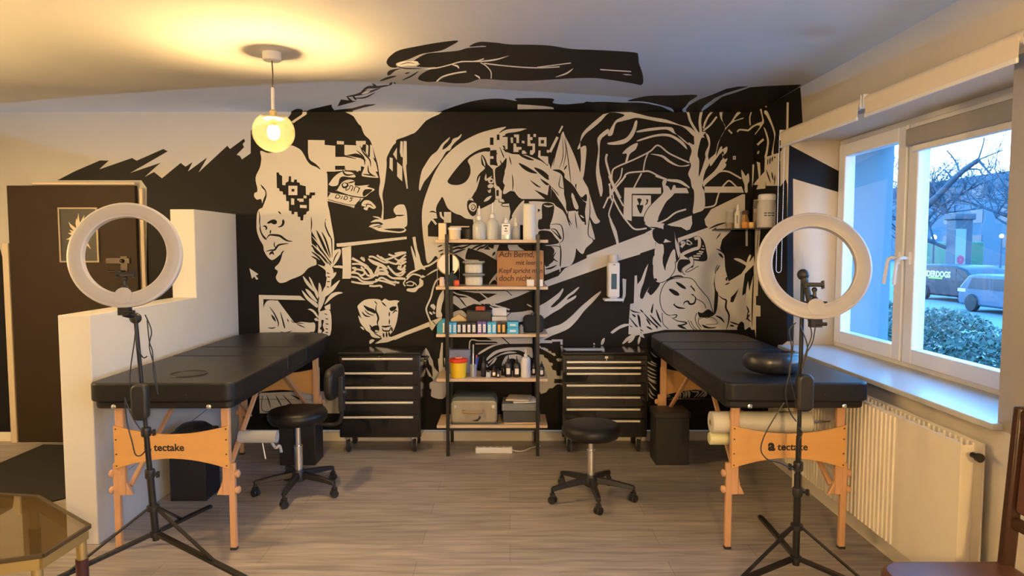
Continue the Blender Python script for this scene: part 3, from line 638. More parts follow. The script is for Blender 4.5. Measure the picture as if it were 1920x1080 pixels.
k l : I 1300,490 1535,480 1510,800 1440,830 1400,880 1280,955 1250,850 1245,720 1200,650 1220,570
w T6 : I 1325,745 1390,765 1490,830
w s : I 1465,710 1480,720 1465,780 1520,820 1500,835 1450,860 1430,850 1440,770
w t4 : I 1440,490 1440,630
w l : I 1515,480 1560,485 1540,700 1535,1079 1500,1079 1515,800
k T2 : I 1548,490 1530,700
w l : J 300,220 J 290,530 250,540 235,740 230,880 340,890 640,830 1650,830 1665,925 1665,560 1665,300 1640,0 1500,200 1300,320 1100,60 900,200 600,300 560,310 530,340 500,390 470,430 440,400 470,340 390,470 360,470 370,380 400,300 455,85 420,140 370,270 330,320 325,220
k s : J 360,440 385,340 420,260 440,160 465,90 560,150 590,300 500,430 465,430 470,400 485,350 465,345 430,400 395,475 370,478
k s : J 325,325 315,300 330,260 370,230 360,270
w l : J 300,230 325,215 330,320 300,330
w s : J 515,0 620,0 640,160 750,0 760,130 720,220 650,290 570,305 515,250 505,150
k T4 : J 620,0 625,80 645,165
k t1.3 : J 505,100 510,240 560,300 640,285 700,240 755,150 755,60
k s : J 525,250 550,258 550,280 530,275
k s : J 640,285 700,240 790,215 850,235 760,240 690,270
k t1.4 : J 850,240 700,265 620,340 585,460 600,580 650,650 700,670
k t1.4 : J 850,240 950,260 1020,350 1080,420 1130,480 1160,560 1190,660
k s : J 765,290 820,310 870,350 875,372 830,360 780,320
k s : J 685,370 730,375 790,410 800,445 750,440 700,400
k T5 : J 735,545 790,580 870,590
k T3 : J 735,555 755,535
k T4 : J 930,340 960,370 980,400
k T3 : J 925,350 945,330
k T5 : J 950,440 985,470 970,530 920,540 900,510 860,520 850,550
k T3 : J 930,430 970,440
k t1.3 : J 985,480 1050,510 1090,550 1100,590
k s : J 1010,630 1060,640 1120,600 1165,620 1190,665 1130,690 1060,690 1030,690
k t1.3 : J 1000,640 980,700 1000,770 1040,830
k t1.2 : J 1025,690 1015,750 1050,800
k s : J 1060,770 1140,800 1220,800 1180,815 1090,810
k t1 : J 1030,710 1080,690 1110,700 1140,690 1190,700 1230,740 1220,765 1100,770
k T3 : J 690,670 770,660 760,690 720,700
k T4 : J 710,690 780,730 870,745 880,760 820,780 790,780 850,800 890,830
k T6 : J 780,780 830,800 880,820
k t1.3 : J 610,640 620,760 680,820
k t1.2 : J 900,720 930,790 970,830
k t1.2 : J 930,730 960,790 1000,830
k s : J 1215,180 1200,280 1215,380 1240,430 1225,600 1190,650 1200,400 1190,300
k T3 : J 1215,180 1260,100
k T5 : J 1240,440 1290,480 1330,500 1325,580 1360,660 1355,740 1330,830
k T5 : J 1210,670 1270,700 1310,750
k s : J 1330,240 1345,240 1342,270 1330,270
k T4 : J 1315,325 1370,300
k l : J 1420,430 1470,370 1410,520 1375,520 1385,460
k l : J 1540,200 1640,100 1640,200 1600,350 1590,400 1575,280 1560,350 1530,560 1545,420 1515,450 1510,420
k T4 : J 1640,200 1625,500 1620,800
k T4 : J 1370,740 1430,760 1490,780
k T5 : J 1370,780 1420,790
k s : J 1490,740 1530,760 1540,830 1600,800 1620,900 1560,850 1500,840 1450,820
k T4 : J 1580,600 1570,700 1610,740
k T4 : J 1600,650 1550,720
k T4 : J 1560,560 1590,640
w l : J 1665,552 1715,560 1715,680 1665,680
k s : J 245,600 300,620 370,640 340,640 280,630
k s : J 265,650 310,670 300,690
k s : J 480,620 510,530 500,640
k s : J 330,660 360,690 370,800 350,780
k T5 : J 470,660 540,740 600,800
k T5 : J 430,700 480,780
k T4 : J 240,690 330,800 400,850
k T4 : J 400,640 450,700 520,770 570,800
k T5 : J 540,600 570,690 600,750
k T4 : J 520,760 560,820
k T5 : J 430,790 500,830
k T4 : J 240,780 320,830 380,870
k T4 : J 360,600 400,640
w s : J 30,860 60,830 120,790 180,765 240,765 240,780 160,800 100,840 50,868
w s : J 160,980 190,950 240,900 310,860 360,860 300,900 230,950 180,985
w T5 : J 225,975 290,910
w T5 : J 340,995 360,900
w T6 : J 340,860 410,920
w t2.4 : N 830,405 830,560
w l : N 820,405 855,410 850,560 825,630 815,600 825,540
w s : N 725,910 760,870 830,830 900,820 880,835 800,865 740,905
w l : N 880,850 985,850 985,900 930,905 880,910
w s : N 820,1000 870,940 980,895 970,920 900,950 840,1000
w T5 : N 880,998 935,935
w s : N 40,675 120,620 190,570 240,530 270,495 275,515 240,580 200,620 160,665 200,660 270,600 310,560 350,530 410,485 420,490 375,540 330,570 310,600 370,570 395,560 380,590 300,640 250,680 180,720 120,760 70,790 40,785
w s : N 90,885 170,850 260,820 350,750 430,670 500,610 560,560 620,520 610,550 540,630 470,700 400,790 330,860 250,900 170,930 90,970 45,975 42,930
w s : N 655,950 655,980 640,1010 622,1010 630,970
w s : N 555,995 568,1005 562,1015 554,1010
w l : Q 70,235 170,200 450,120 600,120 320,230 170,300 110,325 300,335 300,318 480,318 480,405 445,405 440,350 310,355 305,378 120,378 100,392 75,380
w l : Q 75,420 110,420 130,450 180,450 245,480 245,505 290,510 300,540 350,540 370,580 340,590 300,560 270,545 230,520 170,490 120,465
w l : Q 440,480 465,465 480,520 440,520
w l : O 1465,260 1480,285 1530,290 1540,320 1580,340 1600,380 1640,390 1640,420 1620,420 1640,470 1680,480 1690,540 1730,545 1730,580 1660,580 1660,600 1655,630 1730,630 1730,640 1680,650 1640,690 1600,690 1560,740 1500,760 1465,700
w l : O 1680,340 1720,330 1720,370 1700,370
w l : S 300,110 360,100 400,125 510,240 430,265 370,220 300,165
w l : S 410,120 530,120 600,150 690,215 600,200 510,235
k T4 : S 410,120 500,235
w t2.5 : S 335,50 400,80 500,100 600,150 690,205
w l : S 665,175 790,120 960,40 1010,30 1280,30 1300,45 1150,110 900,195 820,200 700,200
k t1.4 : S 1010,35 1080,95
w t2.4 : S 635,30 700,80 800,160 870,215
w t3 : S 720,200 780,180 830,215 900,230 1050,275
w t2.5 : S 800,230 870,265 960,265
w T3 : S 1265,205 1335,240
w s : S 120,300 140,150 190,50 215,30 215,100 195,200 170,270 195,330 190,365 130,370
w s : S 320,320 430,280 500,330 490,375 320,380
w s : S 820,280 950,290 1050,310 1200,300 1335,285 1335,380 1180,430 1000,430 830,330
k t1.3 : S 1070,305 1000,370
w l : O 840,78 1400,68 1400,155 1120,158 1020,158 960,160 715,165 710,152 900,152 990,150 960,132 740,128 740,115 920,115
k t2 : O 1030,78 1120,160 1200,240
w t2.4 : O 645,340 648,125 740,120
w t2.8 : O 685,330 688,165
w s : O 750,270 820,220 900,180 960,165 1060,155 960,180 880,215 760,285
w s : O 850,330 920,260 1000,225 1100,205 1200,200 1370,200 1400,240 1400,330 1330,280 1250,240 1160,235 1000,260 900,320 850,360
w s : O 860,385 900,350 960,310 1040,270 1120,250 1210,262 1100,275 1010,295 930,340 880,390
w s : O 870,430 940,340 970,330 940,380 900,410 850,440 850,400
w s : O 1030,420 1050,350 1090,300 1180,285 1240,290 1290,330 1300,450 1260,460 1200,350 1120,340 1060,420
w l : O 45,275 110,205 125,280 105,540 50,605 40,400
w s : O 110,200 150,250 175,310 200,360 215,430 260,490 275,490 265,350 280,330 285,280 300,190 305,150 320,145 322,200 325,420 345,430 350,340 335,340 352,500 352,795 190,795 185,710 165,690 165,630 205,600 185,560 150,540 120,440 150,480 175,520 200,560 190,440 160,400 145,340 120,260
w T5 : O 383,170 388,250
w l : O 40,630 75,630 70,720 45,790
w T2.5 : P 70,120 150,170 245,210
w T2.5 : P 120,100 180,150 245,180
w T2.5 : P 155,0 200,50 250,80
w T2.5 : P 70,190 150,240 245,280
w T2.5 : P 70,240 150,295 245,340
w T2.5 : P 70,290 150,350 245,380
w T2.5 : P 70,330 160,400 245,430
w T2.5 : P 110,390 180,430 245,460
w T2.5 : P 120,430 200,520 245,560
w T2.5 : P 130,520 170,600 230,640
w T2.5 : P 125,590 150,640 200,680
w l : P 65,395 108,395 108,705 65,705
w T2.5 : P 320,600 420,630 440,640
w T2.5 : P 330,560 430,590 470,590
w T2.5 : P 350,640 430,650
w T3.5 : P 600,560 635,610 625,670
w T4 : P 640,540 670,600 660,665
w T4.5 : P 670,525 710,590 705,665
w T3 : P 700,520 760,570 840,575 830,610 780,660
w T3 : P 760,515 860,550 920,560 830,655
w T3 : P 800,510 940,580 870,655
w T3 : P 860,525 960,600 910,655
w T3 : P 560,580 590,620 575,670
w T3 : P 470,660 520,680 600,670
w l : Z 486,737 585,733 640,735 745,738 760,745 640,775 487,775
k t1.2 : Z 492,742 492,770 520,770
k T3 : Z 500,740 508,765
k T3 : Z 516,740 530,765
k T3 : Z 530,740 550,762
k T4 : Z 545,740 570,752
'''
CEIL = '''
k s : G 325,170 345,140 400,105 520,80 620,62 740,50 690,85 640,108 570,120 520,130 450,160 400,175 378,185 385,205 350,205 330,190
k s : G 330,235 345,222 375,215 410,212 375,225 345,250 330,250
k s : G 480,175 500,155 560,125 640,118 740,108 800,92 900,86 880,80 805,85 860,58 960,62 1040,72 1180,74 1280,80 1400,98 1560,105 1760,118 1785,135 1790,180 1810,240 1815,290 1800,308 1760,300 1640,280 1540,268 1430,268 1300,275 1180,282 1040,282 930,275 860,275 800,295 720,298 650,290 610,288 560,290 510,275 520,250 560,225 610,205 560,205 500,200 520,185
w t2.2 : G 545,215 620,208 700,188 760,172 840,170 890,155
w s : G 385,190 400,175 450,170 500,170 510,185 490,195 440,195 410,200
k T2 : G 400,190 450,178 490,185
k T3 : G 380,200 440,212 530,212
w T3 : G 815,172 880,170 960,160 1035,138
w t2 : G 870,178 900,195 930,230 932,270
w t2.2 : G 890,182 1000,195 1120,205 1220,208 1330,202
w t2 : G 1200,205 1280,195 1395,180
w T3 : G 1305,262 1370,240 1408,212
w t2 : G 1565,218 1745,230
w T2 : G 1695,246 1750,250
w t3 : G 615,288 650,260 720,240 788,230
w T3.5 : G 705,190 735,198 745,212
w T3 : G 835,248 860,262 866,275
k T4 : G 415,280 470,255 510,228
k T3.5 : G 430,242 460,235
k T6 : G 285,285 330,268 380,255
k T5 : G 240,300 270,318
k T6 : G 340,310 358,292
k T7 : G 175,350 215,322 270,320 345,308
k T5 : G 150,370 220,350 290,325
k T4 : G 130,385 200,380 260,350
k T5 : G 90,375 150,365 210,335
w T3 : G 180,360 230,345
k T4 : G 365,295 378,298
k l : G 38,432 60,392 150,402
k T5 : G 95,375 110,392 125,400
k T5 : G 125,365 140,385 150,395
k l : B 700,165 730,150 970,95 975,125 1000,160 1080,150 1200,138 1350,96 1470,92 1440,105 1330,130 1210,165 1210,182 640,186 660,165
k s : B 520,186 525,170 580,145 640,155 640,186
k s : G 600,478 640,460 740,425 830,400 920,388 1000,388 1080,400 1080,385 1285,386 1290,412 1360,420 1440,414 1560,405 1700,410 1790,415 1920,432 1990,480 1990,490
w l : G 1085,420 1160,424 1240,430 1290,437 1297,447 1085,449
k s : H 350,225 450,195 560,180 730,178 900,172 950,180 910,210 880,230 850,270 820,300 830,334 760,334 730,290 640,262 520,235 440,228
k s : H -20,240 60,235 260,240 460,240 580,260 700,300 745,345 400,345 200,345 -20,350
k l : H 865,340 850,300 880,260 960,215 1080,170 1200,120 1300,102 1390,100 1320,120 1190,160 1100,200 1010,265 985,300 990,345
k l : H 985,345 995,310 1080,250 1160,190 1300,145 1400,108 1530,98 1830,85 1840,90 1420,345
'''
RIGHT = '''
k l : Z 1395,206 1500,156 1502,180 1505,232 1470,258 1462,300 1476,345 1476,640 1465,648 1395,700
k l : Z 1395,640 1470,655 1490,668 1395,730
w l : Z 1475,192 1479,192 1478,250 1474,252
w l : Z 1463,285 1474,272 1474,335 1463,350
w l : L 760,660 845,640 845,1000 780,1000 800,880 770,800
'''
FAR = '''
k l : Z 1470,262 1482,273 1575,322 1578,362 1487,335 1488,640 1470,640
'''
# ---------------------------------------------------------------- materials of the room
WHITE=mat('wall_paint_white',(0.60,0.59,0.58),0.75,noise=0.03,scale=6,bump=0.12,bscale=180)
CREAMW=mat('window_wall_paint_cream',(0.78,0.71,0.60),0.75,noise=0.03,scale=6,bump=0.12,bscale=180)
CEILW=mat('ceiling_paint_white',(0.88,0.87,0.85),0.8,noise=0.03,scale=6,bump=0.1,bscale=180)
BLACK=mat('wall_paint_black',(0.0075,0.007,0.008),0.55,noise=0.25,scale=3,bump=0.12,bscale=180,spec=0.2)
TRIM=mat('white_lacquer',(0.80,0.79,0.77),0.35)
PVC=mat('window_plastic',(0.82,0.82,0.83),0.3)
def floor_mat():
    m=bpy.data.materials.new('grey_oak_laminate'); m.use_nodes=True; n=m.node_tree; b=n.nodes['Principled BSDF']
    t=n.nodes.new('ShaderNodeTexCoord'); br=n.nodes.new('ShaderNodeTexBrick')
    n.links.new(t.outputs['Object'],br.inputs['Vector']); br.inputs['Scale'].default_value=1.0
    br.inputs['Brick Width'].default_value=1.25; br.inputs['Row Height'].default_value=0.19; br.inputs['Mortar Size'].default_value=0.0012
    br.inputs['Mortar Smooth'].default_value=0.3; br.offset=0.37
    br.inputs['Color1'].default_value=(0.37,0.33,0.305,1); br.inputs['Color2'].default_value=(0.31,0.275,0.25,1); br.inputs['Mortar'].default_value=(0.17,0.14,0.12,1)
    mp=n.nodes.new('ShaderNodeMapping'); mp.inputs['Scale'].default_value=(1.2,14,1); n.links.new(t.outputs['Object'],mp.inputs[0])
    nz=n.nodes.new('ShaderNodeTexNoise'); nz.inputs['Scale'].default_value=2.2; nz.inputs['Detail'].default_value=8; nz.inputs['Distortion'].default_value=0.6
    n.links.new(mp.outputs[0],nz.inputs['Vector'])
    rp=n.nodes.new('ShaderNodeMapRange'); rp.inputs[1].default_value=0.3; rp.inputs[2].default_value=0.7; rp.inputs[3].default_value=0.68; rp.inputs[4].default_value=1.28
    n.links.new(nz.outputs['Fac'],rp.inputs[0])
    mx=n.nodes.new('ShaderNodeMix'); mx.data_type='RGBA'; mx.blend_type='MULTIPLY'; mx.inputs['Factor'].default_value=1
    n.links.new(br.outputs['Color'],mx.inputs['A']); n.links.new(rp.outputs[0],mx.inputs['B']); n.links.new(mx.outputs['Result'],b.inputs['Base Color'])
    b.inputs['Roughness'].default_value=0.42
    bp=n.nodes.new('ShaderNodeBump'); bp.inputs['Strength'].default_value=0.15; bp.inputs['Distance'].default_value=0.002
    n.links.new(nz.outputs['Fac'],bp.inputs['Height']); n.links.new(bp.outputs[0],b.inputs['Normal'])
    return m
FLOOR=floor_mat()
struct(MB().b2((XL-0.1,YF-0.1,-0.1),(XO,YB+0.15,0)).build('floor',FLOOR))
struct(MB().b2((XL-0.1,YF-0.1,0),(XL,YB+0.15,ZC)).build('wall_left',WHITE))
struct(MB().b2((XL,YF-0.1,0),(XO,YF,ZC)).build('wall_front',WHITE))

# ---------------------------------------------------------------- the mural: paint on wall, ceiling and window wall
def parse(txt):
    out=[]
    for line in txt.strip().splitlines():
        h,b=line.split(':'); h=h.split(); t=TILES['Z']; pts=[]
        for tok in b.split():
            if tok.isalpha(): t=TILES[tok]
            else:
                x,y=tok.split(','); pts.append((t[0]+float(x)/t[2], t[1]+float(y)/t[2]))
        out.append((h[0],h[1],pts))
    return out
def crp(p0,p1,p2,p3,t): return tuple(0.5*((2*b)+(-a+c)*t+(2*a-5*b+4*c-d)*t*t+(-a+3*b-3*c+d)*t**3) for a,b,c,d in zip(p0,p1,p2,p3))
def smoothp(p,closed,n=4):
    m=len(p); out=[]
    for i in range(m if closed else m-1):
        q=[p[(i+k)%m] if closed else p[min(max(i+k,0),m-1)] for k in (-1,0,1,2)]
        for k in range(n): out.append(crp(*q,k/n))
    if not closed: out.append(p[-1])
    return out
def stroke(p,w,mode,quads):
    p=smoothp(p,False,4) if len(p)>2 else [tuple(a+(b-a)*k/4 for a,b in zip(p[0],p[1])) for k in range(5)]
    n=len(p); L=[]
    for i in range(n):
        a=p[max(i-1,0)]; b=p[min(i+1,n-1)]; dx,dy=b[0]-a[0],b[1]-a[1]; l=math.hypot(dx,dy) or 1; t=i/(n-1)
        s={'t':1,'T':math.sin(PI*(0.06+0.88*t)),'U':1-.85*t}[mode]*w/2
        L.append(((p[i][0]-dy/l*s,p[i][1]+dx/l*s),(p[i][0]+dy/l*s,p[i][1]-dx/l*s)))
    for i in range(n-1):
        a,b=L[i]; c,d=L[i+1]; quads+=[(a,b,d),(a,d,c)]
def tris(col,mode,pts):
    out=[]
    if mode[0] in 'tTU':
        w=float(mode[1:]); w*=0.72 if (col=='k' and mode[0] in 'TU') else 1
        stroke(pts,w,mode[0],out); return out
    if mode=='s': pts=smoothp(pts,True)
    v=[Vector((x,y,0)) for x,y in pts]
    r=geometry.delaunay_2d_cdt([q.to_2d() for q in v],[],[list(range(len(v)))],1,1e-5)
    for f in r[2]: out.append(tuple(tuple(r[0][i]) for i in f))
    return out
def clip(poly,a,b,c):      # keep a*x+b*y+c>=0
    out=[]
    for i in range(len(poly)):
        p,q=poly[i],poly[(i+1)%len(poly)]; u=a*p[0]+b*p[1]+c; w=a*q[0]+b*q[1]+c
        if u>=0: out.append(p)
        if (u>=0)!=(w>=0): t=u/(u-w); out.append((p[0]+(q[0]-p[0])*t,p[1]+(q[1]-p[1])*t))
    return out
def side(A,B,inside):      # half-plane through two pixels, holding the third
    a=A[1]-B[1]; b=B[0]-A[0]; c=-(a*A[0]+b*A[1])
    s=1 if a*inside[0]+b*inside[1]+c>0 else -1
    return (a*s,b*s,c*s)
cw=pix((XR,YB,ZC)); cwl=pix((XL,YB,ZC)); cf=pix((XR,YB,0)); cn=pix((XR,1.5,ZC)); jt=pix((XR,WY1,WZ1)); jb=pix((XR,WY1,WZ0))
MID=(900,500)
REG={'back':[side(cwl,cw,MID),side(cw,cf,MID)],'right':[side(cw,cf,(1700,500)),side(cw,cn,(1700,500))],
 'ceil':[side(cwl,cw,(900,50)),side(cw,cn,(900,50))],'far':[side(jt,jb,(1500,500))]}
MAP={'back':lambda p,e:atY(p[0],p[1],YB-e),'right':lambda p,e:atX(p[0],p[1],XR-e),'ceil':lambda p,e:atZ(p[0],p[1],ZC-e),'far':lambda p,e:atY(p[0],p[1],WY1-e)}
MAXLV=[0]
def paint(jobs):
    """jobs: list of (region, shapes); returns {region: MB}"""
    res={}
    for reg,txt in jobs:
        mb,used=res.setdefault(reg,(MB(),{}))
        for col,mode,pts in parse(txt):
            ts=tris(col,mode,pts); polys=[]
            for t in ts:
                p=list(t)
                for h in REG[reg]:
                    p=clip(p,*h)
                    if len(p)<3: break
                if reg=='right':   # leave the window opening free: nothing beyond the jamb below the lintel
                    pass
                if len(p)>=3: polys.append(p)
            if not polys: continue
            cells=set()
            for p in polys:
                y0,y1=min(q[1] for q in p),max(q[1] for q in p)
                for gy in range(int(y0//2),int(y1//2)+1):
                    c=clip(clip(p,0,1,-gy*2),0,-1,gy*2+2)
                    if c:
                        for gx in range(int(min(q[0] for q in c)//2),int(max(q[0] for q in c)//2)+1): cells.add((gx,gy))
            lv=1+max((used.get(c,0) for c in cells),default=0)
            for c in cells: used[c]=lv
            MAXLV[0]=max(MAXLV[0],lv)
            for p in polys: mb._faces([MAP[reg](q,lv*0.00005) for q in p],[tuple(range(len(p)))],1 if col=='k' else 0,smooth=False)
    return res
res=paint([('back',BACK),('ceil',CEIL),('right',RIGHT),('right',BACK),('far',FAR)])
def finish_wall(name,mb,boxes):
    base=MB()
    for a,b in boxes: base.b2(a,b)
    bmesh.ops.recalc_face_normals(base.bm,faces=base.bm.faces[:])
    me=bpy.data.meshes.new('tmp'); mb.bm.to_mesh(me); base.bm.from_mesh(me); bpy.data.meshes.remove(me); mb.bm.free()
    me=bpy.data.meshes.new(name); base.bm.to_mesh(me); base.bm.free()
    me.materials.append({'ceiling':CEILW,'wall_right':CREAMW}.get(name,WHITE)); me.materials.append(BLACK)
    o=bpy.data.objects.new(name,me); COL.objects.link(o); return struct(o)
finish_wall('wall_back',res['back'][0],[((XL,YB,0),(XO,YB+0.15,ZC))])
finish_wall('ceiling',res['ceil'][0],[((XL-0.1,YF-0.1,ZC),(XO,YB+0.15,ZC+0.1))])
# window wall with its deep opening: the far reveal shows its own painted patch
rm=res['right'][0]; me=bpy.data.meshes.new('t'); res['far'][0].bm.to_mesh(me); rm.bm.from_mesh(me)
finish_wall('wall_right',rm,[((XR,YF,0),(XO,YB,WZ0)),((XR,YF,WZ1),(XO,YB,ZC)),((XR,YF,WZ0),(XO,V0,WZ1)),((XR,V1,WZ0),(XO,WY0,WZ1)),((XR,WY1,WZ0),(XO,YB,WZ1))])

# low partition with a raised block at the wall
PXL,PXR,PY=-2.33,-2.165,3.425
mb=MB(); mb.prism([(PY,0),(YB,0),(YB,1.82),(4.60,1.82),(4.60,1.213),(PY,1.213)],PXL,PXR,'yz')
struct(mb.build('wall_partition',WHITE,bevel=0.004))
bbm=mat('baseboard_white',(0.74,0.68,0.60),0.4)
struct(MB().b2((PXR,YB-0.014,0),(XR,YB,0.075)).build('baseboard_back',bbm,bevel=0.003))
struct(MB().b2((XL,YB-0.014,0),(-3.98,YB,0.075)).build('baseboard_back_left',bbm,bevel=0.003))
struct(MB().b2((XR-0.014,YF,0),(XR,YB-0.014,0.075)).build('baseboard_right',bbm,bevel=0.003))

# ---------------------------------------------------------------- door in the back wall
DARK=mat('dark_brown_door_lacquer',(0.030,0.018,0.010),0.55,noise=0.1,scale=4,spec=0.2)
DX0,DX1,DZ=-3.93,-2.93,2.04
d=struct(thing('door_1','dark brown door','door',(0,0,0))); del d['label']; del d['category']
MB().b2((DX0,YB-0.045,0.005),(DX1,YB-0.005,DZ)).build('door_leaf',DARK,d,bevel=0.004)
mb=MB(); mb.b2((DX1+0.022,YB-0.03,0),(DX1+0.050,YB-0.003,DZ-0.02)); mb.b2((DX0+0.2,YB-0.05,DZ+0.006),(DX1,YB-0.003,DZ+0.026)); mb.b2((DX0-0.055,YB-0.05,0),(DX0-0.008,YB-0.003,DZ-0.45))
mb.build('door_frame',mat('frame_cream',(0.55,0.47,0.36),0.5),d,bevel=0.003)
hd=MB(); hd.b2((-3.06,YB-0.052,1.34),(-3.005,YB-0.045,1.49)); hd.tube([(-3.03,YB-0.05,1.37),(-3.03,YB-0.10,1.37),(-3.13,YB-0.10,1.37)],0.009)
hd.b2((-3.17,YB-0.06,1.43),(-2.985,YB-0.045,1.475)); hd.sphere((-3.04,YB-0.065,1.452),0.017)
hd.build('door_handle',mat('dark_bronze',(0.06,0.05,0.045),0.3,0.8),d,bevel=0.002)

# ---------------------------------------------------------------- window
XW=2.27; w1=thing('window_1','','window'); del w1['label']; del w1['category']; struct(w1)
M=3.80; fw=0.055
def frame_box(mb,y0,y1,z0,z1,w,x0,x1):
    mb.b2((x0,y0,z0),(x1,y0+w,z1)); mb.b2((x0,y1-w,z0),(x1,y1,z1)); mb.b2((x0,y0+w,z0),(x1,y1-w,z0+w)); mb.b2((x0,y0+w,z1-w),(x1,y1-w,z1))
zf0,zf1=WZ0+0.02,WZ1
mb=MB(); frame_box(mb,WY0,WY1,zf0,zf1,fw,XW,XW+0.08); mb.b2((XW,M-0.03,zf0+fw),(XW+0.08,M+0.03,zf1-fw)); mb.build('window_frame',PVC,w1,bevel=0.004)
for nm,(a,b) in (('far',(M+0.012,WY1-0.035)),('near',(WY0+0.035,M-0.012))):
    mb=MB(); frame_box(mb,a,b,zf0+0.035,zf1-0.035,0.085,XW-0.022,XW+0.05); s_=mb.build('window_sash',PVC,w1,bevel=0.006)
    MB().b2((XW+0.008,a+0.08,zf0+0.11),(XW+0.012,b-0.08,zf1-0.11)).build('window_pane',glassmat('window_glass',(0.93,0.97,1.0),alpha=1.0),s_)
    yh=a+0.04 if nm=='far' else b-0.04
    h=MB(); zz=1.50; h.b2((XW-0.034,yh-0.016,zz-0.035),(XW-0.02,yh+0.016,zz+0.035)); h.tube(catm([(XW-0.03,yh,zz),(XW-0.07,yh,zz),(XW-0.075,yh+(0.02 if nm=='far' else 0.03),zz-0.03),(XW-0.075,yh+(0.05),zz-0.15)]),0.010)
    h.build('window_handle',PVC,s_)
# cassette blind fixed to the near sash
GREY=mat('grey_blind_fabric',(0.33,0.32,0.30),0.7,noise=0.05)
mb=MB(); mb.b2((XW-0.075,WY0+0.06,2.12),(XW-0.022,M-0.06,2.215)); cs=mb.build('blind_cassette',GREY,w1,bevel=0.008)
MB().b2((XW-0.06,WY0+0.06,2.085),(XW-0.03,M-0.10,2.12)).build('blind_rail',TRIM,cs,bevel=0.004)
# sill board
struct(MB().b2((1.875,WY0-0.03,0.852),(XW+0.01,WY1+0.0,0.878)).build('trim_1',mat('sill_board',(0.50,0.51,0.52),0.3),bevel=0.004))

w2=thing('fill_window','','window'); del w2['label']; del w2['category']; struct(w2)  # added window out of view, lets more daylight reach the ceiling
mb=MB(); frame_box(mb,V0,V1,zf0,zf1,0.09,XW,XW+0.08); mb.b2((XW,(V0+V1)/2-0.06,zf0+0.09),(XW+0.08,(V0+V1)/2+0.06,zf1-0.09)); mb.build('window_frame',PVC,w2,bevel=0.004)
for a,b in ((V0+0.09,(V0+V1)/2-0.06),((V0+V1)/2+0.06,V1-0.09)): MB().b2((XW+0.03,a,zf0+0.09),(XW+0.034,b,zf1-0.09)).build('window_pane',glassmat('window_glass',(0.93,0.97,1.0),alpha=1.0),w2)
struct(MB().b2((1.875,V0-0.03,0.852),(XW+0.01,V1+0.03,0.878)).build('trim_2',TRIM,bevel=0.004))

# skin over the outer jambs and lintel, toned dark blue against overbright daylight
JAMB_DIM=mat('dimmed_jamb_skin',(0.17,0.25,0.30),0.85,noise=0.05,scale=8)
mb=MB(); mb.b2((XW+0.085,WY1-0.012,WZ0),(XO+0.02,WY1-0.001,WZ1)); mb.b2((XW+0.085,WY0+0.001,WZ0),(XO+0.02,WY0+0.012,WZ1)); mb.b2((XW+0.085,WY0+0.012,WZ1-0.012),(XO+0.02,WY1-0.012,WZ1-0.001)); mb.b2((XW+0.085,WY0+0.012,WZ0+0.001),(XO+0.06,WY1-0.012,WZ0+0.02))
struct(mb.build('trim_3',JAMB_DIM))

# ================================================================ furniture and things
LEATHER=mat('black_leatherette',(0.010,0.010,0.011),0.40,noise=0.15,scale=8,bump=0.18,bscale=220,spec=0.35)
BEECH=mat('beech_wood',(0.58,0.33,0.18),0.45,noise=0.15,scale=9,stretch=(8,8,1))
PLY=mat('beech_plywood',(0.66,0.36,0.12),0.42,noise=0.08,scale=5,stretch=(1,1,7))
CHROME=mat('chrome',(0.75,0.75,0.76),0.18,1.0)
BMET=mat('black_metal',(0.012,0.012,0.013),0.38,0.2)
BPL=mat('black_plastic',(0.014,0.014,0.016),0.45)
BGLOSS=mat('black_gloss_enamel',(0.008,0.008,0.009),0.14,coat=0.3)
ALU=mat('brushed_aluminium',(0.80,0.77,0.72),0.34,0.55)
WPL=mat('white_plastic',(0.78,0.78,0.80),0.35)
INK=mat('black_print',(0.01,0.01,0.012),0.5)
RUB=mat('rubber_foot',(0.02,0.02,0.02),0.8)

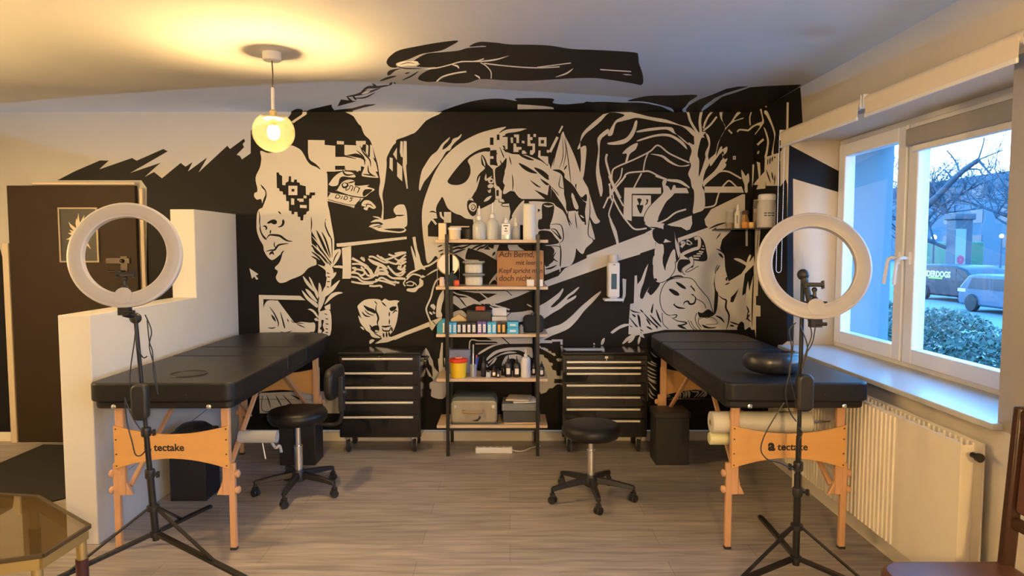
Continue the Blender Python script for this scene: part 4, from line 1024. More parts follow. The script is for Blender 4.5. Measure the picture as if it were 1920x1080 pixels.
# ---- massage tables
def massage_table(label,loc,cuts,hole,logo_x):
    r=thing('massage_table',label,'massage table',loc,group=None)
    Wd=0.72; L=1.95; ys=[0]+cuts+[L]
    for i in range(3):
        a=ys[i]+(0.004 if i else 0); b=ys[i+1]-(0.004 if i<2 else 0); far=0.24 if i==2 else 0.012; near=0.05 if i==0 else 0.012
        mb=MB(); mb.prism(rrect(Wd,b-a,[far,far,near,near],10,0,(a+b)/2),0.80,0.895)
        mb.build('cushion',LEATHER,r,bevel=0.042,bseg=6,angle=60)
    MB().prism(rrect(Wd-0.03,L-0.04,[0.22,0.22,0.04,0.04],8,0,L/2),0.762,0.803).build('frame',LEATHER,r,bevel=0.01)
    hx=0.27
    for y,s in ((0.12,-1),(1.70,1)):
        for sx in (-1,1):
            mb=MB(); mb.b2((sx*hx-0.021,y-0.014,0.29),(sx*hx+0.021,y+0.014,0.765)); 
            mb.prism([(sx*(hx-0.021),0.36),(sx*(hx-0.055),0.29),(sx*(hx-0.021),0.29)],y-0.012,y+0.012,'xz')
            lg=mb.build('leg',BEECH,r,bevel=0.004)
            xo=sx*(hx+0.026)
            mb=MB(); mb.b2((xo-0.016,y-0.013,0.012),(xo+0.016,y+0.013,0.455)); mb.build('leg_extension',BEECH,lg,bevel=0.004)
            mb=MB(); mb.b2((xo-0.018,y-0.015,0),(xo+0.018,y+0.015,0.014)); mb.build('rubber_foot',RUB,lg,bevel=0.004)
            for z in (0.40,0.315): MB().lathe([(0.012,0),(0.02,0.006),(0.02,0.018),(0.012,0.024)],(xo+sx*0.014,y,z),12,axis=(sx,0,0)).build('knob',BEECH,lg)
            # brace from leg up towards the middle of the table
            MB().bar((sx*(hx-0.03),y-s*0.02,0.33),(sx*(hx-0.05),y-s*0.62,0.768),0.022,0.022).build('brace',BEECH,r,bevel=0.003)
            mb=MB(); mb.tube([(sx*(hx-0.03),y-s*0.01,0.42),(sx*(hx-0.16),0.93,0.60),(sx*(hx-0.02),0.93,0.765)],0.0016,5); mb.build('steel_cable',CHROME,r)
        yy=y+s*0.022; n=12; w=hx+0.022
        top=[(-w+2*w*k/n, 0.612+0.045*abs(2*k/n-1)**1.8) for k in range(n+1)]; bot=[(-w+2*w*k/n, 0.487-0.055*abs(2*k/n-1)**1.8) for k in range(n+1)]
        mb=MB(); mb.prism(bot+top[::-1],yy-0.006,yy+0.006,'xz'); pn=mb.build('end_panel',PLY,r,bevel=0.002)
        for sx in (-1,1):
            for z in (0.64,0.585,0.51,0.45): MB().lathe([(0.004,0),(0.004,0.002)],(sx*(w-0.012),yy+s*0.006,z),8,axis=(0,s,0)).build('screw',mat('dark_screws',(0.08,0.06,0.05),0.4,0.8),pn)
        if s<0:
            x0=logo_x
            text('logo_text','tectake',0.052,(x0+0.042,yy-0.0065,0.528),(PI/2,0,0),INK,pn,bold=0.0012,depth=0.0004)
            text('logo_mark','a',0.078,(x0-0.006,yy-0.0065,0.528),(PI/2,0,0),INK,pn,bold=0.0034,depth=0.0004)
    for sx in (-0.235,0.235): MB().lathe([(0.004,0),(0.012,0.002),(0.012,0.008),(0.005,0.012)],(sx,0.016,0.775),12,axis=(0,-1,0)).build('screw_knob',CHROME,r)
    for sx in (-0.13,0.13): MB().lathe([(0.003,0),(0.006,0.002),(0.003,0.004)],(sx,0.002,0.835),10,axis=(0,-1,0)).build('eyelet',BMET,r)
    if hole:
        mb=MB(); mb.lathe([(0.001,0),(0.06,0.001),(0.082,-0.002),(0.088,-0.008)],(0.03,0.24,0.8975),28); mb.torus((0.03,0.24,0.896),0.09,0.004,seg=32,ms=6)
        mb.build('face_hole_cover',LEATHER,r)
    return r
TR=(1.425,3.25,0); TL=(-1.725,3.25,0)
tr=massage_table('black padded massage table on beech legs below the window, a neck cushion on it',TR,[1.07,1.41],False,-0.10)
tl=massage_table('black padded massage table on beech legs beside the low white partition',TL,[0.82,1.19],True,-0.13)
# rod holding the paper rolls below the right table
MB().tube([(-0.262,0.20,0.645),(0.262,0.20,0.645)],0.006).build('roll_rod',CHROME,tr)
CLEARP=glassmat('clear_plastic_film',(0.85,0.83,0.76),alpha=0.35,rough=0.15)
PAPER=mat('couch_paper',(0.80,0.77,0.68),0.7)
ro=thing('paper_roll','thick roll of white couch paper in clear film under the table by the window','paper roll',(1.06,3.45,0.645))
mb=MB(); mb.lathe([(0.018,0),(0.05,0.0),(0.052,0.01),(0.052,0.50),(0.05,0.51),(0.018,0.51)],(0,0,0),28,axis=(1,0,0)); mb.build('roll',PAPER,ro)
MB().lathe([(0.018,-0.004),(0.056,-0.004),(0.057,0.01),(0.057,0.51),(0.052,0.516)],(0,0,0),28,axis=(1,0,0),caps=False).build('plastic_wrap',CLEARP,ro)
MB().lathe([(0.012,-0.008),(0.019,-0.008),(0.019,0.515),(0.012,0.515)],(0,0,0),18,axis=(1,0,0),caps=False).build('core',mat('grey_card_core',(0.35,0.32,0.27),0.8),ro)
o=MB().lathe([(0.001,0),(0.030,0),(0.034,0.004),(0.034,0.20),(0.03,0.21),(0.001,0.21)],(0,0,0),24,axis=(1,0,0)).build('paper_roll',mat('yellowed_film_roll',(0.72,0.70,0.42),0.35))
tag(o,'short thin yellowish roll tucked under the thick paper roll','paper roll',loc=(1.055,3.47,0.553))
fr=thing('film_roll','short roll of clear plastic wrap sticking out beside the left table leg','film roll',(-1.44,3.50,0.555))
MB().lathe([(0.02,0),(0.033,0),(0.033,0.2),(0.02,0.2)],(0,0,0),20,axis=(1,0,0)).build('roll',glassmat('film_white',(0.6,0.62,0.66),alpha=0.55,rough=0.2),fr)
MB().tube(catm([(0.17,0,-0.03),(0.19,0,-0.06),(0.21,0.0,-0.05),(0.22,0,-0.085)]),0.008,6).build('loose_end',MATS['film_white'],fr)
MB().tube(catm([(0.12,0,-0.033),(0.13,0,-0.09),(0.135,0,-0.12)]),0.003,5).build('tie_string',WPL,fr)
# neck cushion on the right table
nc=MB(); pts=[]; rs=[]
for k in range(25):
    a=math.radians(-205+ k*250/24); pts.append((0.125*math.cos(a),0.095*math.sin(a),0.0465)); rs.append(0.046*(0.72+0.28*math.sin(PI*k/24)) )
nc.tube(pts,rs,14); q=nc.build('neck_cushion',mat('glossy_black_vinyl',(0.02,0.02,0.022),0.28,coat=0.2),angle=80); q.scale=(1,1,1.25)
p=atZ(1455,700,0.895); tag(q,'curved glossy black neck cushion lying on the table by the window','cushion',loc=(p.x,p.y+0.05,0.895),rz=math.radians(8))

# ---- stools
def stool(label,loc,rz,h,back):
    r=thing('rolling_stool',label,'stool',loc,rz)
    MB().lathe([(0.03,h-0.105),(0.10,h-0.10),(0.165,h-0.085),(0.182,h-0.06),(0.184,h-0.035),(0.172,h-0.012),(0.13,h-0.003),(0.06,h),(0.001,h)],(0,0,0),40).build('seat',LEATHER,r,angle=60)
    MB().lathe([(0.017,0.25),(0.017,h-0.1)],(0,0,0),16).build('piston',CHROME,r)
    MB().lathe([(0.026,0.12),(0.026,0.295),(0.028,0.296),(0.028,0.305),(0.02,0.306)],(0,0,0),20).build('gas_cylinder',ALU if False else CHROME,r)
    MB().lathe([(0.03,0.075),(0.045,0.085),(0.045,0.125),(0.034,0.15)],(0,0,0),20).build('hub',BPL,r)
    for k in range(5):
        a=math.radians(-90+72*k); c,s=math.cos(a),math.sin(a)
        mb=MB(); n=6; P=[]
        for i in range(n+1):
            t=i/n; rr=0.03+0.235*t; z=0.118-0.028*t**1.5; w=0.022-0.006*t; hh=0.020-0.008*t
            P.append([Vector((c*rr-s*x*w,s*rr+c*x*w,z+y*hh)) for x,y in ((-1,-1),(1,-1),(0.7,1),(-0.7,1))])
        vs=[v for q in P for v in q]; fs=[(i*4+j,i*4+(j+1)%4,i*4+4+(j+1)%4,i*4+4+j) for i in range(n) for j in range(4)]+[(0,3,2,1),(n*4,n*4+1,n*4+2,n*4+3)]
        mb._faces(vs,fs); arm=mb.build('base_arm',BPL,r,bevel=0.004)
        x,y=c*0.262,s*0.262; ca=a+0.9*(1 if k%2 else -1); dx,dy=math.cos(ca),math.sin(ca)
        mb=MB(); mb.tube([(x,y,0.095),(x,y,0.055)],0.010,8); mb.box((x,y,0.045),(0.03,0.03,0.03)); 
        for q in (-1,1): mb.lathe([(0.004,-0.008),(0.023,-0.008),(0.0245,-0.004),(0.0245,0.004),(0.023,0.008),(0.004,0.008)],(x-dy*0.011*q,y+dx*0.011*q,0.0245),18,axis=(-dy,dx,0))
        mb.build('caster',BPL,arm)
    if back:
        mb=MB(); mb.tube(catm([(0.10,0.02,h-0.10),(0.22,0.02,h-0.11),(0.275,0.02,h-0.05),(0.28,0.02,h+0.18)],5),0.014,8); mb.b2((0.262,-0.01,h-0.02),(0.292,0.05,h+0.2)); mb.build('back_bracket',BPL,r,bevel=0.004)
        mb=MB(); mb.prism(rrect(0.30,0.20,0.07,6,0.02,h+0.165),0.205,0.262,'yz'); bk=mb.build('backrest',LEATHER,r,bevel=0.022,bseg=4,angle=60)
        MB().sphere((0.29,0.02,h+0.10),0.022).build('knob',BPL,r)
    return r
stool('round black stool on five casters in front of the right tool cabinet',(0.505,4.07,0),0.05,0.477,False)
stool('round black stool with a small backrest in front of the left tool cabinet',(-1.345,4.17,0),-0.03,0.545,True)

# ---- tool cabinets
def tool_cabinet(label,x0,x1,pys,lastz,lock,key):
    Yf=4.955; cx=(x0+x1)/2; w=x1-x0; D=0.31
    r=thing('tool_cabinet',label,'tool cabinet',(cx,Yf,0))
    MB().b2((-w/2,0,0.125),(w/2,D,0.755)).build('body',BGLOSS,r,bevel=0.006)
    mb=MB(); mb.b2((-w/2-0.004,-0.012,0.755),(w/2+0.004,D,0.775)); mb.build('top',BGLOSS,r,bevel=0.006)
    zs=[atY(956,py,Yf-0.02).z for py in pys]+[lastz]
    for i in range(len(pys)):
        a=zs[i]+0.016; b=zs[i+1]+0.020
        d=MB().b2((-w/2+0.018,-0.012,b),(w/2-0.018,0.004,a)).build('drawer',BGLOSS,r,bevel=0.003)
        MB().b2((-w/2+0.03,-0.022,zs[i]-0.009),(w/2-0.055,-0.011,zs[i]+0.007)).build('handle',ALU,d,bevel=0.003)
    mb=MB(); mb.lathe([(0.009,0),(0.009,0.006)],(lock,-0.002,0.738),14,axis=(0,-1,0)); lk=mb.build('lock',CHROME,r)
    if key: MB().b2((lock-0.012,-0.03,0.732),(lock+0.012,-0.026,0.748)).b2((lock-0.003,-0.028,0.715),(lock+0.003,-0.026,0.735)).build('key',CHROME,lk)
    for sx in (-1,1):
        for yy in (0.045,D-0.05):
            x=sx*(w/2-0.055); mb=MB(); mb.b2((x-0.02,yy-0.03,0.112),(x+0.02,yy+0.03,0.128)); 
            mb.b2((x-0.018,yy-0.012,0.045),(x-0.014,yy+0.02,0.115)); mb.b2((x+0.014,yy-0.012,0.045),(x+0.018,yy+0.02,0.115)); cs=mb.build('caster',CHROME,r,bevel=0.001)
            MB().lathe([(0.01,-0.012),(0.042,-0.012),(0.048,-0.007),(0.048,0.007),(0.042,0.012),(0.01,0.012)],(x,yy+0.01,0.048),24,axis=(1,0,0)).build('wheel',RUB,cs)
    mb=MB(); mb.tube([(w/2,0.06,0.70),(w/2+0.03,0.06,0.70),(w/2+0.03,0.25,0.70),(w/2,0.25,0.70)],0.008); mb.build('side_handle',CHROME if False else BGLOSS,r)
    return r
tool_cabinet('black five-drawer tool cabinet on casters, left of the open shelf unit',-1.285,-0.672,[673,700,727,755,782.5],0.15,0.0,False)
tool_cabinet('black seven-drawer tool cabinet on casters with a key in its lock',0.395,1.035,[679,690,701,723,745.5,768,790],0.15,0.005,True)
o=MB().prism([(-0.15,0),(-0.13,-0.085),(0.16,-0.085),(0.165,0)],0,0.003).build('paper_sheet',mat('bluish_paper',(0.66,0.70,0.82),0.4)); tag(o,'folded white paper lying on top of the right tool cabinet','paper',loc=(0.56,5.13,0.776))

# ---- bins
def bin_(name,label,loc,w,d,h,dome=False):
    r=thing(name,label,'waste bin',loc)
    mb=MB(); mb.prism(rrect(w*0.92,d*0.92,0.03,4),0,0.01); mb.box((0,0,h/2),(w*0.92,d*0.92,h)); b=mb.build('bin_body',BPL,r,bevel=0.02,bseg=3)
    mb=MB(); mb.prism(rrect(w,d,0.03,4),h-0.045,h-0.005); mb.build('rim',BPL,r,bevel=0.006)
    if dome: MB().lathe([(w*0.47,0),(w*0.44,0.02),(w*0.3,0.045),(0.001,0.055)],(0,0,h-0.006),24).build('lid',BPL,r)
    return r
bin_('waste_bin','square black bin between the right tool cabinet and the table by the window',(1.165,4.79,0),0.26,0.22,0.385)
bin_('waste_bin','square black bin behind the stool with the backrest',(-1.52,4.79,0),0.28,0.22,0.40)
bin_('waste_bin','black bin with a domed lid under the table beside the partition',(-1.98,4.12,0),0.24,0.22,0.42,True)

# ---- open shelf unit
SX0,SX1=-0.463,0.207; SYF,SYR=4.905,5.262
su=thing('shelf_unit','open shelf unit of black steel posts and five pale wood boards','shelf unit',((SX0+SX1)/2,(SYF+SYR)/2,0))
cx,cy=(SX0+SX1)/2,(SYF+SYR)/2
SHW=mat('pale_oak_board',(0.66,0.50,0.36),0.5,noise=0.14,scale=6,stretch=(1,8,8))
for x in (SX0,SX1):
    for y in (SYF,SYR): MB().b2((x-cx-0.0125,y-cy-0.0125,0),(x-cx+0.0125,y-cy+0.0125,1.655)).build('post',BMET,su,bevel=0.002)
BZ=[atY(956,y,SYF-0.01).z for y in (449.5,538,627.5,711.5,799)]
for k,z in enumerate(BZ):
    MB().b2((SX0-cx-0.085,SYF-cy+0.0135,z-0.022),(SX1-cx+0.075,SYR-cy-0.0135,z)).build('shelf_board',SHW,su,bevel=0.002)
    mb=MB(); mb.b2((SX0-cx,SYF-cy-0.006,z-0.036),(SX1-cx,SYF-cy+0.006,z-0.0225)) if k==4 else mb.b2((SX0-cx,SYR-cy-0.006,z-0.036),(SX1-cx,SYR-cy+0.006,z-0.0225)); mb.build('crossbar',BMET,su)
for x in (SX0,SX1):
    mb=MB(); 
    for z in BZ: mb.b2((x-cx-0.006,SYF-cy,z-0.034),(x-cx+0.006,SYR-cy,z-0.0225))
    mb.build('side_rail',BMET,su)
def X_(px,Y=5.03): return atY(px,500,Y).x
def Z_(py,Y=5.03): return atY(956,py,Y).z
z0=BZ[0]
TRANS=glassmat('translucent_bottle',(0.80,0.84,0.86),alpha=0.45,rough=0.25)
LIQ=glassmat('bottle_liquid',(0.62,0.68,0.78),alpha=0.35,rough=0.2)
def lathe_thing(name,label,cat,x,y,z,prof,m,group=None,seg=24):
    return tag(MB().lathe(prof,(0,0,0),seg).build(name,m,None,angle=40),label,cat,group,loc=(x,y,z))
def wash_bottle(label,px,top,w,y=5.06,liq=0.5):
    x=X_(px,y); h=Z_(top,y)-z0; r=thing('squeeze_bottle',label,'bottle',(x,y,z0)); b=h*0.58
    MB().lathe([(w*0.9,0),(w,0.006),(w,b*0.72),(w*0.85,b*0.86),(0.016,b),(0.016,b+0.012)],(0,0,0),24).build('bottle_body',TRANS,r)
    MB().lathe([(0.001,0.002),(w*0.88,0.002),(w*0.93,0.01),(w*0.93,b*liq),(0.001,b*liq)],(0,0,0),24).build('contents',LIQ,r)
    MB().lathe([(0.019,b+0.002),(0.019,b+0.03),(0.010,b+0.04),(0.008,h*0.9),(0.004,h)],(0,0,0),16).build('cap',WPL,r)
wash_bottle('large translucent wash bottle with bluish liquid, left of the others on the top shelf',899,386,0.052)
wash_bottle('translucent wash bottle with a tall nozzle, second from the left on the top shelf',924,380,0.046,liq=0.4)
wash_bottle('slim translucent bottle standing just left of the upright paper roll',967,407,0.030,liq=0.35)
r=thing('disinfectant_bottle','clear bottle with turquoise liquid and a black-printed white label on the top shelf','bottle',(X_(948.5,5.0),5.0,z0))
MB().prism(rrect(0.07,0.045,0.014),0,0.125).build('bottle_body',glassmat('clear_bottle',(0.9,0.93,0.95),alpha=0.5,rough=0.15),r,bevel=0.008)
MB().prism(rrect(0.062,0.037,0.01),0.004,0.035).build('contents',mat('turquoise_liquid',(0.10,0.50,0.60),0.2),r)
MB().lathe([(0.014,0.124),(0.014,0.148),(0.006,0.15),(0.006,0.162),(0.001,0.163)],(0,0,0),14).build('pump_cap',WPL,r)
lb=MB().b2((-0.028,-0.0235,0.038),(0.028,-0.0225,0.118)).build('label',WPL,r); 
mb=MB(); mb.b2((-0.018,-0.0242,0.100),(0.018,-0.0236,0.108)); mb.b2((-0.006,-0.0242,0.078),(0.006,-0.0236,0.088)); mb.b2((-0.012,-0.0242,0.062),(0.012,-0.0236,0.068)); mb.build('label_print',INK,r)
r=thing('paper_towel_roll','tall upright white paper towel roll at the right end of the top shelf','paper towel',(X_(992.5,5.0),5.0,z0))
hh=Z_(384,5.0)-z0
MB().lathe([(0.02,0.0),(0.047,0),(0.047,hh),(0.02,hh)],(0,0,0),32).build('roll',mat('white_tissue',(0.80,0.79,0.77),0.8),r)
MB().lathe([(0.016,0.0),(0.02,0),(0.02,hh),(0.016,hh)],(0,0,0),24,caps=False).build('core',mat('grey_card_core',(0.35,0.32,0.27),0.8),r)
CREAM=mat('cream_card',(0.78,0.66,0.46),0.6)
tag(MB().b2((-0.025,-0.02,0),(0.025,0.02,0.065)).b2((-0.03,-0.03,0.065),(0.035,0.03,0.125)).build('carton',CREAM,bevel=0.003),'stack of two cream cartons at the left end of the top shelf','box',loc=(X_(835,4.96),4.97,z0)) if False else None
bx=tag(MB().b2((-0.028,-0.03,0),(0.028,0.03,0.125)).build('carton',CREAM,bevel=0.003),'tall cream carton at the left end of the top shelf','box',loc=(X_(832,5.0)-0.01,5.03,z0))
r=thing('storage_tub','round cream tub with a lid beside the carton on the top shelf','tub',(X_(853,5.06),5.05,z0))
MB().lathe([(0.040,0),(0.044,0.005),(0.046,0.075),(0.001,0.075)],(0,0,0),24).build('tub_body',CREAM,r); MB().lathe([(0.05,0.075),(0.051,0.078),(0.051,0.09),(0.046,0.094),(0.001,0.094)],(0,0,0),24).build('lid',WPL,r)
tag(MB().box((0,0,0.005),(0.15,0.012,0.01)).build('wooden_spatula',SHW,bevel=0.003),'thin wooden spatula lying across the lid of the cream tub','spatula',loc=(X_(862,5.05),5.05,z0+0.0945))
tag(MB().b2((-0.035,-0.03,0),(0.035,0.03,0.006)).build('tray',SHW,bevel=0.002),'thin wooden tray lying on the top shelf before the black jar','tray',loc=(X_(862,4.96)+0.03,4.965,z0))
tag(MB().lathe([(0.036,0),(0.04,0.004),(0.04,0.082),(0.001,0.082)],(0,0,0),24).build('black_jar',BPL),'black jar standing beside the cream tub on the top shelf','jar',loc=(X_(878,5.07),5.10,z0))
# second board
z0=BZ[1]
r=thing('table_mirror','small round mirror on a thin wire stand on the second shelf','mirror',(X_(840.5,5.08),5.08,z0))
mz=Z_(495,5.08)-z0
MB().lathe([(0.001,-0.004),(0.079,-0.004),(0.079,0.0),(0.001,0.0)],(0,0,mz),36,axis=(0,-1,0.0)).build('mirror_glass',mat('mirror_silver',(0.85,0.85,0.85),0.03,1.0),r)
MB().torus((0,-0.001,mz),0.081,0.004,axis=(0,1,0),seg=40).build('rim',mat('brass',(0.75,0.55,0.25),0.3,0.9),r)
mb=MB(); mb.tube([(-0.084,0,mz),(-0.084,0,0.003),(-0.084,-0.04,0.003),(0.084,-0.04,0.003),(0.084,0,0.003),(0.084,0,mz)],0.0028,6); mb.build('wire_stand',CHROME,r)
TUBC=glassmat('tub_clear',(0.86,0.88,0.88),alpha=0.8,rough=0.12)
fill=mat('white_fabric_waste',(0.72,0.68,0.60),0.9,noise=0.35,scale=60,bump=0.6,bscale=80)
for k in range(2):
    r=thing('plastic_tub',('lower of the two clear plastic tubs of white swabs','upper of the two clear plastic tubs of white swabs')[k]+' on the second shelf','tub',(X_(888.5,5.03),5.03,z0+k*0.094),group='stacked clear tubs')
    MB().prism(rrect(0.135,0.10,0.03),0.0,0.078).build('tub_body',TUBC,r,bevel=0.006)
    MB().prism(rrect(0.125,0.09,0.028),0.004,0.066).build('contents',fill,r,bevel=0.01)
    MB().prism(rrect(0.165,0.12,0.03),0.079,0.0935).build('lid',TUBC,r,bevel=0.003)
CARD=mat('brown_cardboard',(0.42,0.22,0.10),0.8,noise=0.1,scale=8,stretch=(1,1,20))
sw=X_(1019,5.13)-X_(932,5.13); shh=Z_(470,5.13)-z0
r=thing('cardboard_sign','brown cardboard sign with a handwritten German sentence leaning on the second shelf','sign',(X_(932,5.13),5.10,z0)); 
MB().b2((0,0,0),(sw,0.004,shh)).build('board',CARD,r); r.rotation_euler=(math.radians(-6),0,0)
hand=mat('brown_marker_ink',(0.05,0.018,0.012),0.6)
for t,x,z,s in (('Ach Bernd,',0.012,0.82,0.064),('mit leeren',0.40,0.595,0.052),('Kopf spricht man',0.012,0.36,0.052),('doch nicht',0.012,0.13,0.062)):
    text('handwriting',t,s,(x*sw if x>0.1 else x,-0.0008,z*shh),(PI/2,0,0),hand,r,bold=0.0004,depth=0.0002,shear=0.12,space=0.94)
tag(MB().b2((-0.027,-0.02,0),(0.027,0.02,0.05)).build('white_box',WPL,bevel=0.003),'small white box before the sign, left of the steel post','box',loc=(X_(995,4.99)-0.002,4.99,z0))
tag(MB().b2((-0.02,-0.02,0),(0.02,0.02,0.052)).build('white_box',WPL,bevel=0.003),'small white box before the sign, right of the steel post','box',loc=(X_(1013,4.99),4.99,z0))
tag(MB().lathe([(0.018,0),(0.02,0.004),(0.02,0.05),(0.016,0.055),(0.016,0.068),(0.001,0.07)],(0,0,0),18).build('cream_jar',mat('pinkish_cream',(0.80,0.62,0.52),0.4)),'small pink cream jar at the left end of the second shelf','jar',loc=(X_(829,4.99),4.98,z0))
tag(MB().lathe([(0.012,-0.016),(0.024,-0.016),(0.024,0.016),(0.012,0.016)],(0,0,0.024),22,axis=(1,0.3,0)).build('tape_roll',mat('orange_red_tape',(0.85,0.13,0.05),0.4)),'orange-red tape roll standing on the second shelf','tape',loc=(X_(856,4.98),4.97,z0))
r=tag(MB().prism([(-0.04,0),(0.045,0),(0.035,0.07),(0.012,0.085),(0.0,0.115),(-0.022,0.09),(-0.035,0.05)],-0.012,0.012,'xz').build('cloth_bundle',mat('dark_teal_cloth',(0.02,0.035,0.04),0.9),bevel=0.008,bseg=3),'dark teal cloth bundle slumped before the round mirror','cloth',loc=(X_(848,5.0),5.02,z0))
# third board: cartridge boxes
z0=BZ[2]
def cart(px0,px1,col,lab,name,label,grp,y=4.985,py=603.5):
    w=(X_(px1,y)-X_(px0,y))*0.94; x=X_((px0+px1)/2,y); h=Z_(py,y)-z0
    r=thing(name,label,'box',(x,y,z0),group=grp)
    MB().b2((-w/2,-0.04,0),(w/2,0.05,h)).build('box_body',col,r,bevel=0.002)
    MB().b2((-w*0.30,-0.0412,0.012),(w*0.30,-0.0402,h*0.80)).build('label',lab,r)
    mb=MB()
    for q in range(3): mb.b2((-w*0.16,-0.0418,h*(0.25+0.16*q)),(w*0.16,-0.0413,h*(0.29+0.16*q)))
    mb.build('label_print',mat('grey_print',(0.3,0.3,0.32),0.6),r)
    return r
BLU=mat('sky_blue_card',(0.05,0.42,0.72),0.4); BLK=mat('black_card',(0.015,0.015,0.018),0.4); PUR=mat('violet_card',(0.10,0.07,0.28),0.4); LBL=mat('label_white',(0.78,0.76,0.74),0.5); LBB=mat('label_pale_blue',(0.60,0.78,0.86),0.5); GLD=mat('label_gold',(0.75,0.42,0.06),0.4)
names={ 'b':'sky blue','k':'black','p':'violet','l':'light blue','g':'black'}
row=[(839.5,848,BLU,LBB,'sky blue box with a pale label, first in the row of needle boxes'),(848,856.5,BLU,LBB,'sky blue box with a pale label, second in the row of needle boxes'),
(856.5,865.5,BLK,LBL,'black box with a white label right beside the sky blue pair of boxes'),(865.5,875,BLK,LBL,'black box with a cream label, second of the four white-labelled black boxes'),(875,884,BLK,LBL,'black box with a white label, third of the four white-labelled black boxes'),(884,893.5,BLK,LBL,'black box with a white label next to the violet pair of boxes'),
(894.5,904,PUR,LBL,'left violet box with a white label in the row of needle boxes'),(904,912.5,PUR,LBL,'right violet box with a white label in the row of needle boxes'),
(913.5,922,BLU,LBB,'light blue box right of the violet pair of boxes'),(922,931,BLU,LBB,'light blue box left of the gold-labelled pair of boxes'),
(931.5,940,BLK,GLD,'left black box with a gold label'),(940,948.5,BLK,GLD,'right black box with a gold label')]
for i,(a,b,c,l,s) in enumerate(row): cart(a,b,c,l,'needle_box',s,'needle boxes on the middle shelf',py=603.5 if i not in (6,7) else 602)
for k in range(2):
    r=thing('needle_box',('lower','upper')[k]+' of two flat bright blue boxes lying beside the gold-labelled boxes','box',(X_(961.5,4.985),4.985,z0+k*0.0455),group='flat blue boxes')
    MB().b2((-0.042,-0.04,0),(0.042,0.05,0.044)).build('box_body',BLU,r,bevel=0.002); MB().b2((-0.022,-0.0412,0.014),(0.022,-0.0402,0.028)).build('label',LBB,r)
mb=MB(); mb.prism([(-0.03,0),(0.028,0),(0.028,0.105),(0.01,0.108),(-0.02,0.085),(-0.03,0.06)],-0.04,0.05,'xz')
r=thing('glove_box','blue glove box at the far left of the middle shelf','box',(X_(827,4.985),4.985,z0)); mb.build('box_body',mat('teal_blue_card',(0.04,0.30,0.45),0.4),r,bevel=0.004); MB().b2((0.014,-0.0412,0.01),(0.026,-0.0402,0.08)).build('label',CREAM,r)
r=tag(MB().b2((-0.09,-0.05,0),(0.10,0.05,0.155)).build('black_box',BLK,bevel=0.004),'large black box standing behind the needle boxes','box',loc=(X_(897,5.14),5.14,z0))
tag(MB().box((0,0,0.018),(0.075,0.05,0.036)).build('red_case',mat('brick_red',(0.40,0.07,0.03),0.5),bevel=0.008),'brick red case on top of the large black box','case',loc=(X_(903,5.12)-0.01,5.13,z0+0.155))
r=thing('open_carton','open white carton with its flap up behind the blue boxes','box',(X_(936,5.12),5.13,z0))
MB().b2((-0.055,-0.04,0),(0.055,0.04,0.115)).build('box_body',mat('grey_brown_card',(0.42,0.33,0.28),0.6),r,bevel=0.002); MB().box((0,0.03,0.14),(0.11,0.003,0.07),rot=(-0.3,0,0)).build('flap',WPL,r); MB().box((0,-0.045,0.098),(0.112,0.003,0.03),rot=(0.3,0,0)).build('front_flap',WPL,r)
tag(MB().prism([(-0.065,0),(0.065,0),(0.065,0.085),(0,0.13),(-0.065,0.09)],-0.03,0.03,'xz').build('kraft_box',mat('kraft_card',(0.62,0.46,0.24),0.7),bevel=0.003),'peaked brown kraft box behind the left needle boxes','box',loc=(X_(861,5.14),5.14,z0))
r=thing('camera_bag','small black zipped bag at the right end of the middle shelf','bag',(X_(998,5.02)+0.01,5.03,z0))
MB().prism(rrect(0.16,0.13,0.035,6,0,0.066),-0.045,0.045,'xz').build('bag_body',mat('black_nylon',(0.012,0.012,0.013),0.85),r,bevel=0.018,bseg=3,angle=60)
MB().tube(catm([(-0.02,0,0.13),(-0.01,0,0.145),(0.03,0,0.145),(0.04,0,0.13)],4),0.004,6).build('carry_handle',BPL,r)
tag(MB().lathe([(0.016,0),(0.017,0.003),(0.017,0.05),(0.01,0.058),(0.01,0.066),(0.001,0.067)],(0,0,0),14).build('grey_flask',mat('grey_plastic',(0.25,0.25,0.26),0.5)),'small grey flask between the flat blue boxes and the black bag','flask',loc=(X_(977.5,4.98),4.97,z0))
# fourth board
z0=BZ[3]
r=thing('sharps_container','yellow sharps container with a red lid on the fourth shelf','sharps container',(X_(858.5,4.98),4.985,z0))
MB().lathe([(0.052,0),(0.056,0.004),(0.064,0.125),(0.001,0.125)],(0,0,0),32).build('container',mat('yellow_plastic',(0.90,0.60,0.03),0.35),r)
MB().lathe([(0.070,0.118),(0.072,0.122),(0.072,0.135),(0.066,0.142),(0.04,0.147),(0.001,0.148)],(0,0,0),32).build('lid',mat('red_plastic',(0.75,0.06,0.03),0.35),r)
MB().lathe([(0.03,0.147),(0.028,0.154),(0.001,0.154)],(0,0,0),20).build('drop_hatch',mat('salmon_plastic',(0.85,0.35,0.2),0.4),r)
tag(MB().prism(rrect(0.17,0.08,0.02),0,0.185).build('clear_bin',glassmat('bluish_clear',(0.55,0.62,0.85),alpha=0.6,rough=0.1),bevel=0.006),'clear bluish plastic bin behind the sharps container','bin',loc=(X_(861,5.15),5.155,z0))
r=thing('pen_cup','clear cup of pens and markers beside the sharps container','pen cup',(X_(887,4.99),4.985,z0))
MB().lathe([(0.024,0),(0.028,0.10),(0.026,0.10),(0.022,0.004)],(0,0,0),20).build('cup',TUBC,r)
pen_rng=random.Random(3)
